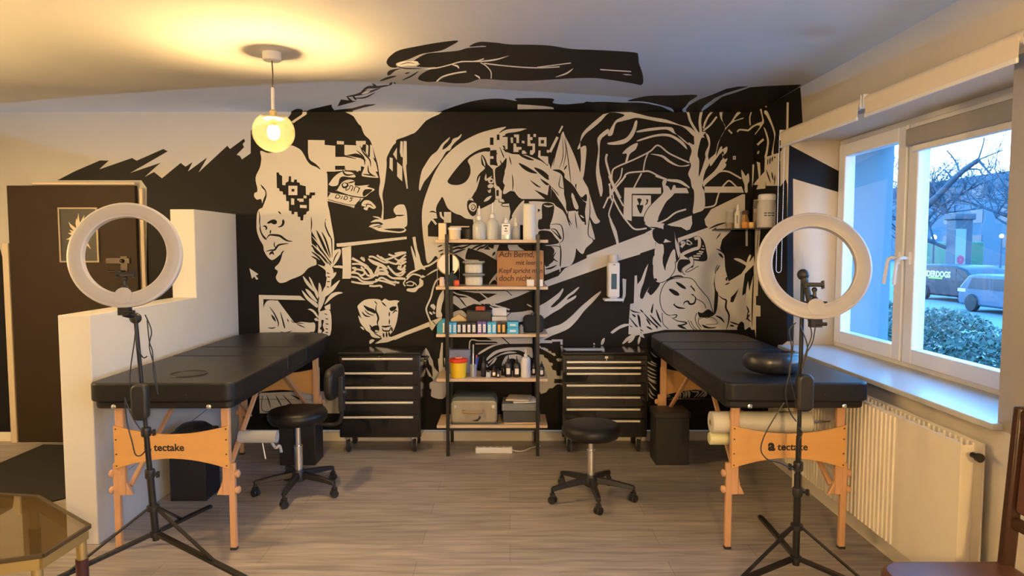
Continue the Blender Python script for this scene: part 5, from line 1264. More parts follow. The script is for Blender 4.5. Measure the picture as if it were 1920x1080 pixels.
for k,(c,nm) in enumerate((((0.05,0.08,0.45),'blue'),((0.80,0.08,0.10),'red'),((0.8,0.8,0.82),'white'),((0.45,0.2,0.6),'purple'),((0.02,0.02,0.02),'black'),((0.82,0.82,0.85),'silver'),((0.05,0.10,0.5),'navy'))):
    a=k*0.9; tp=Vector((0.030*math.cos(a)+0.006,0.02*math.sin(a),0.155+0.012*(k%3))); bt=Vector((0.012*math.cos(a),0.012*math.sin(a),0.006))
    q=MB().tube([bt,bt.lerp(tp,0.95),tp],[0.0048,0.0048,0.003],8).build('marker',mat('pen_'+nm,c,0.35)); tag(q,nm+' pen standing in the clear cup on the fourth shelf','pen',group=None,loc=r.location)
def dropper(px,h,w,label,y=5.0,m=BPL,lab=True,shape='bottle'):
    r=thing('ink_bottle',label,'bottle',(X_(px,y),y,z0))
    MB().lathe([(w*0.9,0),(w,0.003),(w,h*0.55),(w*0.75,h*0.66),(0.008,h*0.72)],(0,0,0),18).build('bottle_body',m,r)
    MB().lathe([(0.011,h*0.70),(0.011,h*0.8),(0.005,h*0.84),(0.0025,h)],(0,0,0),14).build('nozzle_cap',BPL,r)
    if lab:
        MB().b2((-w*0.5,-w-0.001,h*0.15),(w*0.5,-w*0.8,h*0.42)).build('label',LBL,r)
dropper(906,0.155,0.019,'tall black bottle with a dark red top beside the pens',m=mat('dark_bottle',(0.02,0.015,0.018),0.3),lab=False)
dropper(915,0.06,0.018,'tiny pale bottle beside the tall black bottle',m=TRANS,lab=False,y=4.97)
dropper(926,0.085,0.022,'short dark bottle with a red and white label on the fourth shelf',m=mat('brown_bottle',(0.05,0.02,0.015),0.2))
dropper(934,0.065,0.014,'smallest dark bottle in the middle of the fourth shelf',m=mat('dark_bottle',(0.02,0.015,0.018),0.3),y=4.97)
dropper(953,0.165,0.028,'tall black ink bottle with a white label, left of the pair',m=mat('dark_bottle',(0.02,0.015,0.018),0.3))
dropper(969,0.160,0.029,'tall black ink bottle with a white label, right of the pair',m=mat('dark_bottle',(0.02,0.015,0.018),0.3))
dropper(944,0.09,0.02,'low black bottle left of the tall ink bottles',m=mat('dark_bottle',(0.02,0.015,0.018),0.3),y=5.06,lab=False)
r=thing('squeeze_bottle','milky white squeeze bottle with a fine nozzle on the fourth shelf','bottle',(X_(986,4.99),4.985,z0))
MB().lathe([(0.033,0),(0.036,0.004),(0.036,0.135),(0.028,0.15),(0.012,0.158)],(0,0,0),26).build('bottle_body',mat('milky_plastic',(0.66,0.67,0.80),0.4),r); MB().lathe([(0.014,0.155),(0.014,0.175),(0.005,0.18),(0.0025,0.215)],(0,0,0),14).build('nozzle_cap',WPL,r)
dropper(1001,0.12,0.018,'dark dropper bottle behind the right steel post',m=mat('brown_bottle',(0.05,0.02,0.015),0.2),y=5.06)
dropper(1016,0.115,0.022,'black and silver bottle at the right end of the fourth shelf',m=mat('dark_bottle',(0.02,0.015,0.018),0.3),y=5.02)
# bottom board
z0=BZ[4]
r=thing('vintage_suitcase','old greenish-beige hard suitcase with a leather handle on the bottom shelf','suitcase',(X_(888,4.98),5.065,z0))
SUIT=mat('suitcase_beige',(0.33,0.29,0.21),0.5,noise=0.2,scale=12); SUITG=mat('suitcase_green',(0.09,0.11,0.10),0.5,noise=0.2,scale=10)
sw_=X_(932,4.96)-X_(844,4.96); sh=Z_(742,4.96)-z0
mb=MB(); mb.prism(rrect(sw_,sh*0.80,0.03,5,0,0.012+sh*0.40),-0.135,0.10,'xz'); mb.build('case_body',SUIT,r,bevel=0.014,bseg=3,angle=60)
mb=MB(); mb.prism(rrect(sw_-0.012,sh*0.36,0.04,5,0,sh*0.80),-0.128,0.105,'xz'); mb.build('case_lid',SUITG,r,bevel=0.02,bseg=3,angle=60)
MB().b2((-sw_/2-0.003,-0.12,0),(sw_/2+0.003,0.09,0.02)).build('base_trim',SUITG,r,bevel=0.006)
mb=MB(); mb.tube(catm([(-0.075,-0.137,sh*0.50),(-0.06,-0.165,sh*0.48),(0.055,-0.165,sh*0.48),(0.07,-0.137,sh*0.50)],5),0.008,8); mb.b2((-0.085,-0.145,sh*0.46),(-0.068,-0.13,sh*0.54)); mb.b2((0.063,-0.145,sh*0.46),(0.08,-0.13,sh*0.54)); mb.build('handle',mat('tan_leather',(0.36,0.26,0.15),0.5),r)
mb=MB(); 
for x in (-sw_*0.40,sw_*0.42): mb.b2((x-0.012,-0.138,sh*0.58),(x+0.012,-0.128,sh*0.70))
mb.build('latch',CHROME,r,bevel=0.002)
mb=MB(); mb.prism([(-0.02,0.03),(0.03,0.028),(0.055,0.055),(0.045,0.07),(0.03,0.045),(0.0,0.035)],-0.1365,-0.1352,'xz'); mb.build('scuff',BLK,r)
xr=X_(976,4.98)
def slab(name,label,cat,w,d,h,z,rx,m,y=5.07,dx=0,ry=0,bev=0.006):
    o=MB().box((0,0,h/2),(w,d,h)).build(name,m,bevel=bev); tag(o,label,cat,loc=(xr+dx,y,z)); o.rotation_euler=(0,ry,rx); return o
slab('folder','pale folder lying flat on the bottom shelf under the dark case','folder',0.27,0.24,0.012,z0,0.0,mat('tan_card',(0.62,0.5,0.36),0.7),dx=0.01)
slab('dark_case','dark grey laptop case on the bottom shelf beside the suitcase','case',0.28,0.24,0.085,z0+0.013,0.03,mat('slate_case',(0.055,0.06,0.07),0.6),dx=0.005,ry=-0.0)
slab('attache_case','silver-edged grey briefcase on top of the dark laptop case','case',0.275,0.24,0.055,z0+0.0985,-0.03,mat('grey_case',(0.20,0.22,0.24),0.4),dx=0.0)
slab('magazine','white magazine on top of the grey briefcase','magazine',0.19,0.20,0.010,z0+0.154,0.12,LBL,dx=0.03)
slab('sketchbook','beige sketchbook on top of the white magazine','book',0.18,0.18,0.016,z0+0.1645,-0.15,mat('beige_cover',(0.55,0.48,0.38),0.6),dx=-0.01)
# power strip under the shelf
r=thing('power_strip','white power strip lying on the floor under the shelf unit','power strip',(X_(925.5,4.98),4.98,0),0.0)
MB().b2((-0.14,-0.025,0),(0.14,0.025,0.045)).build('strip_body',WPL,r,bevel=0.006)
for k in range(5): MB().lathe([(0.018,0.0),(0.018,0.002),(0.015,0.0012),(0.001,0.0012)],(-0.10+k*0.05,0,0.0448),18).build('socket',mat('socket_grey',(0.5,0.5,0.5),0.5),r)
MB().tube(catm([(0.14,0,0.02),(0.18,0.0,0.012),(0.23,0.03,0.006),(0.28,0.10,0.005),(0.36,0.16,0.005)]),0.004,6).build('cable',WPL,r)

# ---- soap dispenser on the back wall
px0,px1=atY(1138.5,520,YB-0.05).x,atY(1160.5,520,YB-0.05).x; zt,zb=atY(1150,492,YB-0.05).z,atY(1150,557,YB-0.05).z
r=thing('soap_dispenser','white wall-mounted dispenser with a blue sight window','dispenser',((px0+px1)/2,YB,zb))
w=px1-px0; h=zt-zb
MB().b2((-w/2,-0.10,0),(w/2,-0.011,h)).build('dispenser_body',WPL,r,bevel=0.012,bseg=3)
MB().b2((-0.021,-0.1025,h*0.24),(0.021,-0.0995,h*0.68)).build('sight_window',mat('blue_window',(0.02,0.10,0.16),0.2),r,bevel=0.002)
mb=MB(); mb.b2((-w*0.82,-0.115,-0.03),(w*0.82,-0.011,-0.008)); mb.b2((-0.03,-0.09,-0.01),(0.03,-0.03,0.01)); mb.build('drip_tray',WPL,r,bevel=0.008)
MB().lathe([(0.036,0),(0.040,0.03),(0.038,0.06),(0.001,0.062)],(0,-0.055,h+0.001),20).build('bottle_top',mat('frosted_plastic',(0.66,0.62,0.60),0.4),r)
MB().b2((-0.008,-0.104,h*0.93),(0.008,-0.0995,h*0.95)).build('nozzle',BPL,r)

# ---- corner glass shelf with jars
gz=1.700
gs=MB().prism([(1.60,YB-0.012),(XR-0.012,YB-0.012),(XR-0.012,4.70),(1.85,4.70),(1.60,5.10)],gz-0.010,gz).build('glass_shelf',glassmat('smoked_glass',(0.10,0.09,0.09),alpha=0.35),bevel=0.002)
tag(gs,'smoked glass corner shelf high between the mural and the window','shelf')
def at_shelf(px,y): return atY(px,420,y).x
def jar(name,label,cat,px,y,prof,m): 
    return tag(MB().lathe(prof,(0,0,0),22).build(name,m),label,cat,loc=(at_shelf(px,y),y,gz))
r=thing('glass_jar','clear glass jar of small brown things at the left end of the corner shelf','jar',(at_shelf(1369,5.16),5.16,gz))
MB().lathe([(0.026,0),(0.03,0.004),(0.03,0.10),(0.026,0.125),(0.03,0.128),(0.03,0.14)],(0,0,0),22,caps=False).build('glass',glassmat('jar_glass',(0.85,0.85,0.8),alpha=0.8),r); MB().lathe([(0.001,0.003),(0.024,0.003),(0.025,0.045),(0.001,0.05)],(0,0,0),18).build('contents',mat('brown_bits',(0.25,0.13,0.05),0.8,noise=0.4,scale=80),r)
r=thing('dropper_bottle','slim white dropper bottle on the corner shelf','bottle',(at_shelf(1383,5.08),5.08,gz))
MB().lathe([(0.022,0),(0.024,0.003),(0.024,0.115),(0.015,0.13),(0.012,0.135)],(0,0,0),22).build('bottle_body',mat('pale_bottle',(0.75,0.72,0.64),0.4),r); MB().lathe([(0.012,0.133),(0.011,0.15),(0.004,0.185)],(0,0,0),14).build('nozzle_cap',WPL,r); MB().b2((-0.015,-0.0255,0.04),(-0.011,-0.022,0.10)).build('label_print',INK,r)
r=thing('cork_bottle','round amber bottle with a dark cork on the corner shelf','bottle',(at_shelf(1397,5.02),5.02,gz))
MB().lathe([(0.025,0),(0.028,0.004),(0.03,0.05),(0.018,0.09),(0.016,0.105)],(0,0,0),22,caps=False).build('glass',glassmat('amber_glass',(0.95,0.60,0.22),alpha=0.8),r); MB().lathe([(0.022,0.105),(0.024,0.125),(0.015,0.135),(0.001,0.136)],(0,0,0),16).build('cork',mat('dark_cork',(0.10,0.06,0.04),0.8),r); MB().lathe([(0.001,0.004),(0.022,0.004),(0.024,0.045),(0.001,0.05)],(0,0,0),16).build('contents',mat('honey',(0.85,0.45,0.10),0.3),r)
jar('candle_jar','small golden candle jar beside the amber bottle','candle',1409,4.98,[(0.02,0),(0.021,0.003),(0.021,0.045),(0.001,0.042)],mat('golden_wax',(0.8,0.55,0.2),0.4))
r=thing('canister','large translucent canister with a white lid and a pinkish layer at its bottom','canister',(at_shelf(1440,4.86),4.885,gz))
MB().lathe([(0.064,0),(0.068,0.005),(0.068,0.16),(0.06,0.20)],(0,0,0),28,caps=False).build('canister_body',glassmat('frosted_clear',(0.80,0.78,0.74),alpha=0.35,rough=0.3),r)
MB().lathe([(0.001,0.003),(0.063,0.003),(0.063,0.05),(0.001,0.05)],(0,0,0),26).build('contents',mat('pinkish_salt',(0.50,0.26,0.18),0.7),r)
MB().lathe([(0.062,0.20),(0.064,0.205),(0.064,0.235),(0.055,0.245),(0.001,0.246)],(0,0,0),26).build('lid',WPL,r)
mb=MB()
for k in range(3):
    for q in range(2): mb.b2((-0.045+k*0.026,-0.0735+abs(k-1)*0.006,0.085+q*0.018),(-0.025+k*0.026,-0.0685+abs(k-1)*0.004,0.091+q*0.018))
mb.build('label_print',INK,r)
r=thing('clip_lid_jar','tall pale jar with a golden clip behind the canister','jar',(at_shelf(1424,5.06),5.07,gz))
MB().lathe([(0.042,0),(0.045,0.004),(0.045,0.20),(0.036,0.22)],(0,0,0),24,caps=False).build('glass',glassmat('jar_glass',(0.85,0.85,0.8)),r); MB().lathe([(0.001,0.003),(0.041,0.003),(0.041,0.15),(0.001,0.155)],(0,0,0),20).build('contents',mat('pale_powder',(0.66,0.55,0.38),0.9),r); MB().torus((0,0,0.215),0.04,0.004,seg=24).build('clip',mat('brass',(0.75,0.55,0.25),0.3,0.9),r)

# ---- pendant lamp
def pendant(label,loc,drop):
    r=thing('pendant_lamp',label,'lamp',loc); R=0.112
    top=ZC-loc[2]
    MB().lathe([(0.001,top-0.045),(0.045,top-0.045),(0.05,top-0.04),(0.05,top-0.001),(0.001,top-0.001)],(0,0,0),28).build('canopy',WPL,r)
    MB().tube([(0,0,top-0.045),(0.003,0,top-0.12),(-0.001,0,0.235)],0.0035,8).build('cord',mat('brown_cord',(0.08,0.05,0.03),0.6),r)
    MB().lathe([(0.005,0.24),(0.009,0.235),(0.010,0.12),(0.005,0.115)],(0,0,0),14).build('stem',WPL,r)
    MB().lathe([(0.008,0.122),(0.020,0.110),(0.020,0.082),(0.055,0.078),(0.057,0.072),(0.050,0.068),(0.020,0.066),(0.020,0.034),(0.001,0.034)],(0,0,0),28).build('socket_cap',mat('cream_metal',(0.62,0.50,0.26),0.35,0.3),r)
    prof=[(R*math.sin(PI*(i+0.0)/24),-R*math.cos(PI*i/24)) for i in range(1,21)]
    MB().lathe([(max(0.001,a),b*0.98) for a,b in prof],(0,0,0),40,caps=False).build('glass_globe',glassmat('amber_globe_glass',(1.0,0.88,0.60),gl=0.10,alpha=0.965,rough=0.03,emis=(1.0,0.60,0.18),estr=0.0),r,angle=80)
    bm_=mat('glowing_bulb',(1,0.9,0.7),0.4,emis=(1.0,0.80,0.50),estr=14)
    MB().lathe([(0.001,-0.044),(0.020,-0.038),(0.030,-0.022),(0.031,-0.008),(0.026,0.012),(0.015,0.028),(0.013,0.036)],(0,0,0),24).build('bulb',bm_,r,angle=80)
    return r
pendant('clear amber globe pendant with a glowing bulb hanging before the mural',(LP[0],LP[1],LP[2]),0)
for p,s in zip(FILL_LAMPS,('left','right')):  # globe stands modelled around the added fill lights, out of view
    r=thing('fill_lamp','unseen globe fill lamp added at the '+s+' of the room','lamp',(p[0],p[1],0))
    MB().lathe([(0.001,0),(0.14,0),(0.14,0.012),(0.02,0.025),(0.001,0.025)],(0,0,0),32).build('base',WPL,r); MB().tube([(0,0,0.02),(0,0,p[2]-0.10)],0.010,10).build('pole',WPL,r)
    MB().lathe([(0.001,-0.108),(0.04,-0.106),(0.04,-0.094),(0.012,-0.09),(0.012,-0.045),(0.001,-0.045)],(0,0,p[2]),20).build('socket',WPL,r)
    MB().lathe([(max(0.001,0.115*math.sin(PI*i/24)),-0.115*math.cos(PI*i/24)) for i in range(3,25)],(0,0,p[2]),36,caps=False).build('glass_globe',MATS['amber_globe_glass'],r,angle=80)
    MB().sphere((0,0,p[2]),0.033).build('bulb',MATS['glowing_bulb'],r)

# ---- roller blinds with bead chains on the window wall
BLF=mat('cream_blind_fabric',(0.74,0.66,0.54),0.7,noise=0.04)
def blind(label,y0,y1,chain):
    xc=1.872; r=thing('roller_blind',label,'roller blind',(xc,(y0+y1)/2,2.325)); hl=(y1-y0)/2
    MB().lathe([(0.001,-hl),(0.030,-hl),(0.030,hl),(0.001,hl)],(0,0,0),20,axis=(0,1,0)).build('roller',BLF,r)
    MB().b2((-0.031,-hl+0.02,-0.075),(-0.028,hl-0.02,0.0)).build('fabric',BLF,r)
    MB().b2((-0.036,-hl+0.02,-0.092),(-0.024,hl-0.02,-0.072)).build('bottom_bar',TRIM,r,bevel=0.003)
    mb=MB()
    for s in (-1,1): mb.b2((-0.03,s*hl-0.004+s*0.006,-0.035),(XR-xc-0.001,s*hl+0.004+s*0.006,0.035))
    mb.build('bracket',WPL,r,bevel=0.002)
    if chain:
        ch=MB(); pts=[]; L=0.92; n=150; yy=hl+0.016
        for k in range(n+1):
            t=k/n
            if t<0.47: p=(-0.026,yy,-0.0-L*t/0.47)
            elif t>0.53: p=(0.010,yy,-L*(1-t)/0.47)
            else: a=PI*(t-0.47)/0.06; p=(-0.008-0.018*math.cos(a),yy,-L-0.02*math.sin(a))
            pts.append(p)
        P=[];Rr=[]
        for i,p in enumerate(catm(pts,1)): 
            P.append(p); Rr.append(0.0026)
        m2=[];r2=[]
        for i in range(len(P)-1):
            for q,w_ in ((0,0.0012),(0.25,0.003),(0.6,0.003),(0.85,0.0012)): m2.append(Vector(P[i]).lerp(Vector(P[i+1]),q)); r2.append(w_)
        ch.tube(m2,r2,6); ch.build('bead_chain',WPL,r)
    return r
blind('cream roller blind rolled up above the far half of the window, with a bead chain',3.56,4.60,True)
blind('cream roller blind rolled up above the near half of the window',2.44,3.52,False)

# ---- radiator
RADM=mat('radiator_enamel',(0.76,0.70,0.60),0.4)
RY0,RY1=2.60,4.28
r=thing('radiator','cream ribbed panel radiator on the wall below the window sill','radiator',(XR-0.004,(RY0+RY1)/2,0))
def ribbed(x,name,flat_to):
    mb=MB(); hl=(RY1-RY0)/2; pts=[]; y=-hl
    pts=[(y,0)]
    while y<hl-0.03:
        for dy,dx in ((0.012,0),(0.016,0.006),(0.028,0.006),(0.032,0)):
            pts.append((y+dy, dx if y>flat_to-hl else 0))
        y+=0.036
    pts.append((hl,0))
    back=[(p[0],-0.008) for p in (pts[0],pts[-1])]
    n=len(pts)
    for i in range(n-1):
        a,b=pts[i],pts[i+1]
        mb._faces([(x-a[1],a[0],0.17),(x-b[1],b[0],0.17),(x-b[1],b[0],0.775),(x-a[1],a[0],0.775)],[(0,1,2,3)])
    mb.b2((x+0.001,-hl,0.165),(x+0.010,hl,0.785))
    return mb.build(name,RADM,r,angle=20)
ribbed(-0.125,'front_panel',0.42); ribbed(-0.035,'rear_panel',0.0)
mb=MB(); hl=(RY1-RY0)/2
for k in range(18):
    y=-hl+0.05+k*(2*hl-0.1)/17; mb.b2((-0.113,y-0.001,0.20),(-0.036,y+0.001,0.765))
mb.build('convector_fins',RADM,r)
mb=MB(); mb.lathe([(0.012,0),(0.012,0.03),(0.018,0.032),(0.018,0.045)],(-0.075,-hl,0.74),14,axis=(0,-1,0)); mb.build('bleed_valve',mat('dark_bronze',(0.06,0.05,0.045),0.3,0.8),r)
mb=MB(); mb.b2((-0.115,-hl+0.2,0.15),(0,-hl+0.22,0.17)); mb.b2((-0.115,hl-0.22,0.15),(0,hl-0.2,0.17)); mb.build('wall_bracket',RADM,r)
MB().tube([(-0.07,hl-0.03,0.17),(-0.07,hl-0.03,0.0)],0.009,8).build('feed_pipe',RADM,r)

# ---- ring lights
def ring_light(label,base,pole_top,ring_c,tilt,yawr,leg_az,leg_len,hubz,collz,cables,box_z,knobs,rw=0.242):
    r=thing('ring_light',label,'ring light',(base[0],base[1],0)); bx,by=base
    L=lambda p: Vector((p[0]-bx,p[1]-by,p[2]))
    top=L(pole_top); C=L(ring_c)
    dirp=(top-Vector((0,0,0.03)))
    on=lambda z: Vector((top.x*(z/top.z),top.y*(z/top.z),z))
    ax=Euler((tilt,0,yawr)).to_matrix()@Vector((0,-1,0))
    Ro,Ri,t=rw,rw*0.73,0.017
    prof=[(Ri,-t),(Ri,t*0.8),(Ri+0.004,t),(Ro-0.008,t),(Ro,t*0.6),(Ro,-t*0.6),(Ro-0.01,-t),(Ri,-t)]
    MB().lathe(prof,C,64,axis=ax,caps=False).build('ring_housing',mat('ring_white',(0.50,0.50,0.54),0.4),r,angle=40)
    MB().lathe([(Ri+0.006,t+0.0005),(Ri+0.010,t+0.003),(Ro-0.014,t+0.003),(Ro-0.010,t+0.0005)],C,64,axis=ax,caps=False).build('diffuser',mat('opal_diffuser',(0.38,0.38,0.42),0.5),r,angle=40)
    M=Vector((0,0,1)).rotation_difference(ax).to_matrix()
    up=Vector((0,0,1)); up=(up-ax*up.dot(ax)).normalized(); sd=up.cross(ax)
    low=C-up*(Ro-0.0)
    mb=MB(); mb.lathe([(0.001,0),(0.038,0.0),(0.036,0.006),(0.001,0.007)],C-up*(Ri+0.012)+ax*(t-0.002),24,axis=ax); mb.build('logo_cap',mat('opal_diffuser',(0.38,0.38,0.42),0.5),r)
    mb=MB(); mb.tube([low+up*0.01-ax*0.012,low-up*0.03-ax*0.01,top+Vector((0,0,0.01))],0.014,8); mb.sphere(top+Vector((0.0,0,0.0)),0.026); mb.box(low-up*0.015-ax*0.01,(0.05,0.03,0.035)); mb.tube([low-up*0.02,low-up*0.02+sd*0.045],0.008,8); mb.build('tilt_bracket',BPL,r)
    # phone holder inside the ring
    base_=C-up*(Ri-0.005); mb=MB(); mb.tube([base_,base_+up*0.06],0.008,8); mb.sphere(base_+up*0.02,0.014); mb.sphere(base_+up*0.062,0.012); mb.tube([base_-sd*0.05+up*0.006,base_+sd*0.05+up*0.006],0.005,8); mb.tube([base_+up*0.035-sd*0.018,base_+up*0.035],0.005,6)
    ph=mb.build('flex_mount',BPL,r)
    mb=MB(); q=base_+up*0.085; mb.bar(q-sd*0.035,q+sd*0.035,0.03,0.014,up=up); mb.bar(q-sd*0.036-up*0.017,q-sd*0.036+up*0.017,0.008,0.022,up=ax); mb.bar(q+sd*0.036-up*0.017,q+sd*0.036+up*0.017,0.008,0.022,up=ax); mb.build('phone_clamp',BPL,r)
    MB().tube([on(0.55),top],0.0095,10).build('upper_pole',BMET,r)
    MB().tube([on(0.40),on(0.70)],0.0125,12).build('middle_pole',BMET,r)
    MB().tube([on(hubz-0.03),on(0.52)],0.0165,12).build('lower_pole',BMET,r)
    for z,s in knobs:
        p=on(z); mb=MB(); mb.lathe([(0.020,-0.02),(0.022,-0.015),(0.022,0.015),(0.020,0.02)],p,14); mb.tube([p,p+Vector((0.04*s,-0.01,0))],0.006,6); mb.box(p+Vector((0.042*s,-0.01,0.0)),(0.010,0.016,0.028)); mb.build('clamp_collar',BPL,r)
    p=on(collz); MB().lathe([(0.020,-0.012),(0.028,-0.010),(0.028,0.012),(0.019,0.014)],p,12).build('tripod_collar',BPL,r)
    p=on(hubz); MB().lathe([(0.020,-0.012),(0.026,-0.010),(0.026,0.010),(0.019,0.012)],p,12).build('tripod_hub',BPL,r)
    for a in leg_az:
        a=math.radians(a); c,s=math.cos(a),math.sin(a); h0=on(hubz)+Vector((c*0.025,s*0.025,0)); ft=Vector((c*leg_len,s*leg_len,0.011))
        lg=MB().bar(h0,ft,0.027,0.014).build('leg',BMET,r); MB().sphere(ft,0.0108,seg=10).build('rubber_foot',RUB,lg)
        md=h0.lerp(ft,0.40); MB().bar(on(collz)+Vector((c*0.026,s*0.026,0)),md+Vector((0,0,0.006)),0.016,0.007).build('strut',BMET,r)
    p=on(box_z); mb=MB(); mb.prism(rrect(0.075,0.17,0.03,5,p.x+0.005,p.z),p.y-0.055,p.y-0.012,'xz'); mb.build('power_box',BPL,r,bevel=0.012,bseg=3)
    for cpts in cables: MB().tube(catm([L(q) for q in cpts],6),0.0028,6).build('cable',BPL,r)
    return r
def PY(px,py,Y): return tuple(atY(px,py,Y))
rb=(1.325,3.0); Yr=2.97
ring_light('black tripod ring light standing before the table by the window',rb,(1.322,3.0,1.44-0.0),PY(1525,498,2.965),math.radians(-14),math.radians(-9),[81,201,321],0.76,0.125,0.275,
 [[PY(1512,590,Yr),PY(1522,625,Yr),PY(1513,655,Yr),PY(1503,690,Yr)],[PY(1492,605,Yr),PY(1480,620,Yr),PY(1484,650,Yr),PY(1482,690,Yr),PY(1473,735,Yr),PY(1480,770,Yr),PY(1493,790,Yr)],
  [PY(1488,610,Yr),PY(1486,660,Yr),PY(1480,700,Yr),PY(1492,750,Yr)],[PY(1500,610,Yr),PY(1514,650,Yr),PY(1506,690,Yr)],[PY(1531,592,Yr),PY(1524,640,Yr),PY(1508,670,Yr),PY(1503,700,Yr)],
  [PY(1470,755,Yr),PY(1448,790,Yr),PY(1432,820,Yr),PY(1427,845,Yr),PY(1440,862,Yr),PY(1462,868,Yr),PY(1490,882,Yr)],[PY(1497,800,Yr),PY(1504,812,Yr),PY(1498,825,Yr)],[PY(1497,850,Yr),PY(1503,875,Yr),PY(1496,884,Yr)]],0.91,[(0.56,-1),(0.44,1)])
lb=(-1.665,3.08); Yl=3.04
ring_light('black tripod ring light standing before the table by the partition',lb,(-1.735,3.08,1.235),PY(236,478,3.055),math.radians(-10),math.radians(10),[99,219,339],0.84,0.21,0.335,
 [[PY(256,595,Yl),PY(252,640,Yl),PY(245,690,Yl),PY(243,740,Yl)],[PY(272,590,Yl),PY(284,620,Yl),PY(280,650,Yl),PY(290,690,Yl),PY(295,730,Yl)],[PY(276,600,Yl),PY(280,640,Yl),PY(286,660,Yl),PY(288,700,Yl),PY(296,740,Yl)],
  [PY(255,610,Yl),PY(258,650,Yl),PY(268,670,Yl),PY(276,668,Yl)],[PY(234,745,Yl),PY(238,790,Yl),PY(248,830,Yl),PY(254,852,Yl),PY(264,854,Yl),PY(275,842,Yl)],[PY(234,748,Yl),PY(250,785,Yl),PY(266,808,Yl)]],0.85,[(0.70,1),(0.50,1)])

# ---- framed print on the door
a=atY(109,389,YB-0.05); b=atY(187,492,YB-0.05); pw,ph_=b.x-a.x,a.z-b.z
r=thing('framed_print','framed black print with a pale leafy burst hanging on the dark door','picture',((a.x+b.x)/2,YB-0.0455,b.z))
mb=MB(); f=0.012
mb.b2((-pw/2,-0.014,0),(-pw/2+f,0,ph_)); mb.b2((pw/2-f,-0.014,0),(pw/2,0,ph_)); mb.b2((-pw/2+f,-0.014,0),(pw/2-f,0,f)); mb.b2((-pw/2+f,-0.014,ph_-f),(pw/2-f,0,ph_)); mb.build('picture_frame',mat('aged_silver_frame',(0.30,0.25,0.19),0.4,0.3),r)
MB().b2((-pw/2+f,-0.006,f),(pw/2-f,-0.002,ph_-f)).build('print',BLK,r)
mb=MB(); rg=random.Random(5)
for k in range(15):
    a_=math.radians(40+k*22+rg.uniform(-8,8)); l=rg.uniform(0.07,0.13); c0=Vector((0.0,0,ph_*0.5)); d_=Vector((math.cos(a_),0,math.sin(a_)*1.35)); n_=Vector((-d_.z,0,d_.x)).normalized()
    pts=[c0+d_*l*t+n_*w_ for t,w_ in ((0.15,-0.008),(0.5,-0.014),(0.75,-0.004),(1.0,0.0),(0.7,0.012),(0.35,0.010))]
    mb.poly([(p.x,-0.0072-k*0.00005,p.z) for p in pts])
mb.build('print_motif',mat('print_cream',(0.66,0.55,0.40),0.7),r)

# ---- doormat, glass side table, chair
mp=[atZ(-40,940,0),atZ(95,940,0),atZ(150,905,0)]
o=MB().prism([(-4.10,3.98),(mp[1].x,3.98),(-2.66,4.20),(-2.66,5.12),(-3.68,5.18),(-3.68,4.70)],0,0.008).build('doormat',mat('dark_coir_mat',(0.012,0.010,0.009),0.95,noise=0.3,scale=200,bump=0.5,bscale=300)); tag(o,'large dark doormat on the floor before the brown door','doormat')
GT=thing('side_table','octagonal glass-topped side table with brass edging, lower left','side table',(-2.08,2.45,0)); ox,oy=-2.08,2.45
A_,B_,C_,H_=[tuple(atZ(px,py,0.5))[:2] for px,py in ((168,985),(80,1040),(-120,1067),(118,960))]; oc=[A_,B_,C_,(-2.40,2.12),(-2.55,2.38),(-2.50,2.68),(-2.30,2.84),(-2.02,2.80)]; oc=[(x-ox,y-oy) for x,y in oc]
MB().prism(oc,0.492,0.500).build('glass_top',glassmat('bronze_glass',(0.30,0.22,0.10),gl=0.25,alpha=0.8),GT)
MB().torus((0,0,0),1,0.001).bm.free()
mb=MB(); pts=[Vector((x,y,0.496)) for x,y in oc]
for i in range(8): mb.bar(pts[i],pts[(i+1)%8],0.012,0.014)
mb.build('edge_strip',mat('dark_edge',(0.06,0.04,0.015),0.4),GT)
BRASS=mat('aged_brass',(0.46,0.35,0.14),0.35,0.7)
mb=MB()
for i in range(8): a_,b_=Vector((*oc[i],0.468))*1,Vector((*oc[(i+1)%8],0.468)); a_.x*=.97;a_.y*=.97;b_.x*=.97;b_.y*=.97; mb.bar(a_,b_,0.02,0.04)
mb.build('table_apron',BRASS,GT)
MAH=mat('mahogany_lacquer',(0.055,0.014,0.012),0.35,noise=0.2,scale=12)
for i in (0,1,3,4,6,7):
    x,y=oc[i][0]*0.93,oc[i][1]*0.93
    lg=MB().lathe([(0.020,0),(0.022,0.37)],(x,y,0),14).build('leg',MAH,GT); MB().lathe([(0.018,0.37),(0.018,0.45)],(x,y,0),14).build('brass_sleeve',BRASS,lg)
CH=thing('armchair','brown wooden chair with a leather seat, lower right corner','chair',(1.50,2.0,0)); 
WOODD=mat('dark_walnut',(0.045,0.018,0.010),0.35,noise=0.25,scale=14,stretch=(1,1,6)); LTH=mat('brown_leather',(0.10,0.042,0.026),0.35,noise=0.15,scale=20)
MB().prism(rrect(0.48,0.50,[0.04,0.10,0.10,0.04],6,0,0.02),0.405,0.47).build('seat',LTH,CH,bevel=0.018,bseg=3,angle=60)
MB().prism(rrect(0.50,0.52,0.05,4,0,0.02),0.355,0.408).build('seat_frame',WOODD,CH,bevel=0.006)
for x,y in ((-0.21,-0.19),(-0.21,0.23),(0.22,-0.19),(0.22,0.23)): MB().lathe([(0.016,0),(0.022,0.2),(0.026,0.36)],(x,y,0),12).build('leg',WOODD,CH)
for y in (-0.20,0.245): MB().bar((0.22,y,0.42),(0.255,y,1.02),0.045,0.035,up=(0,1,0)).build('back_post',WOODD,CH,bevel=0.008)
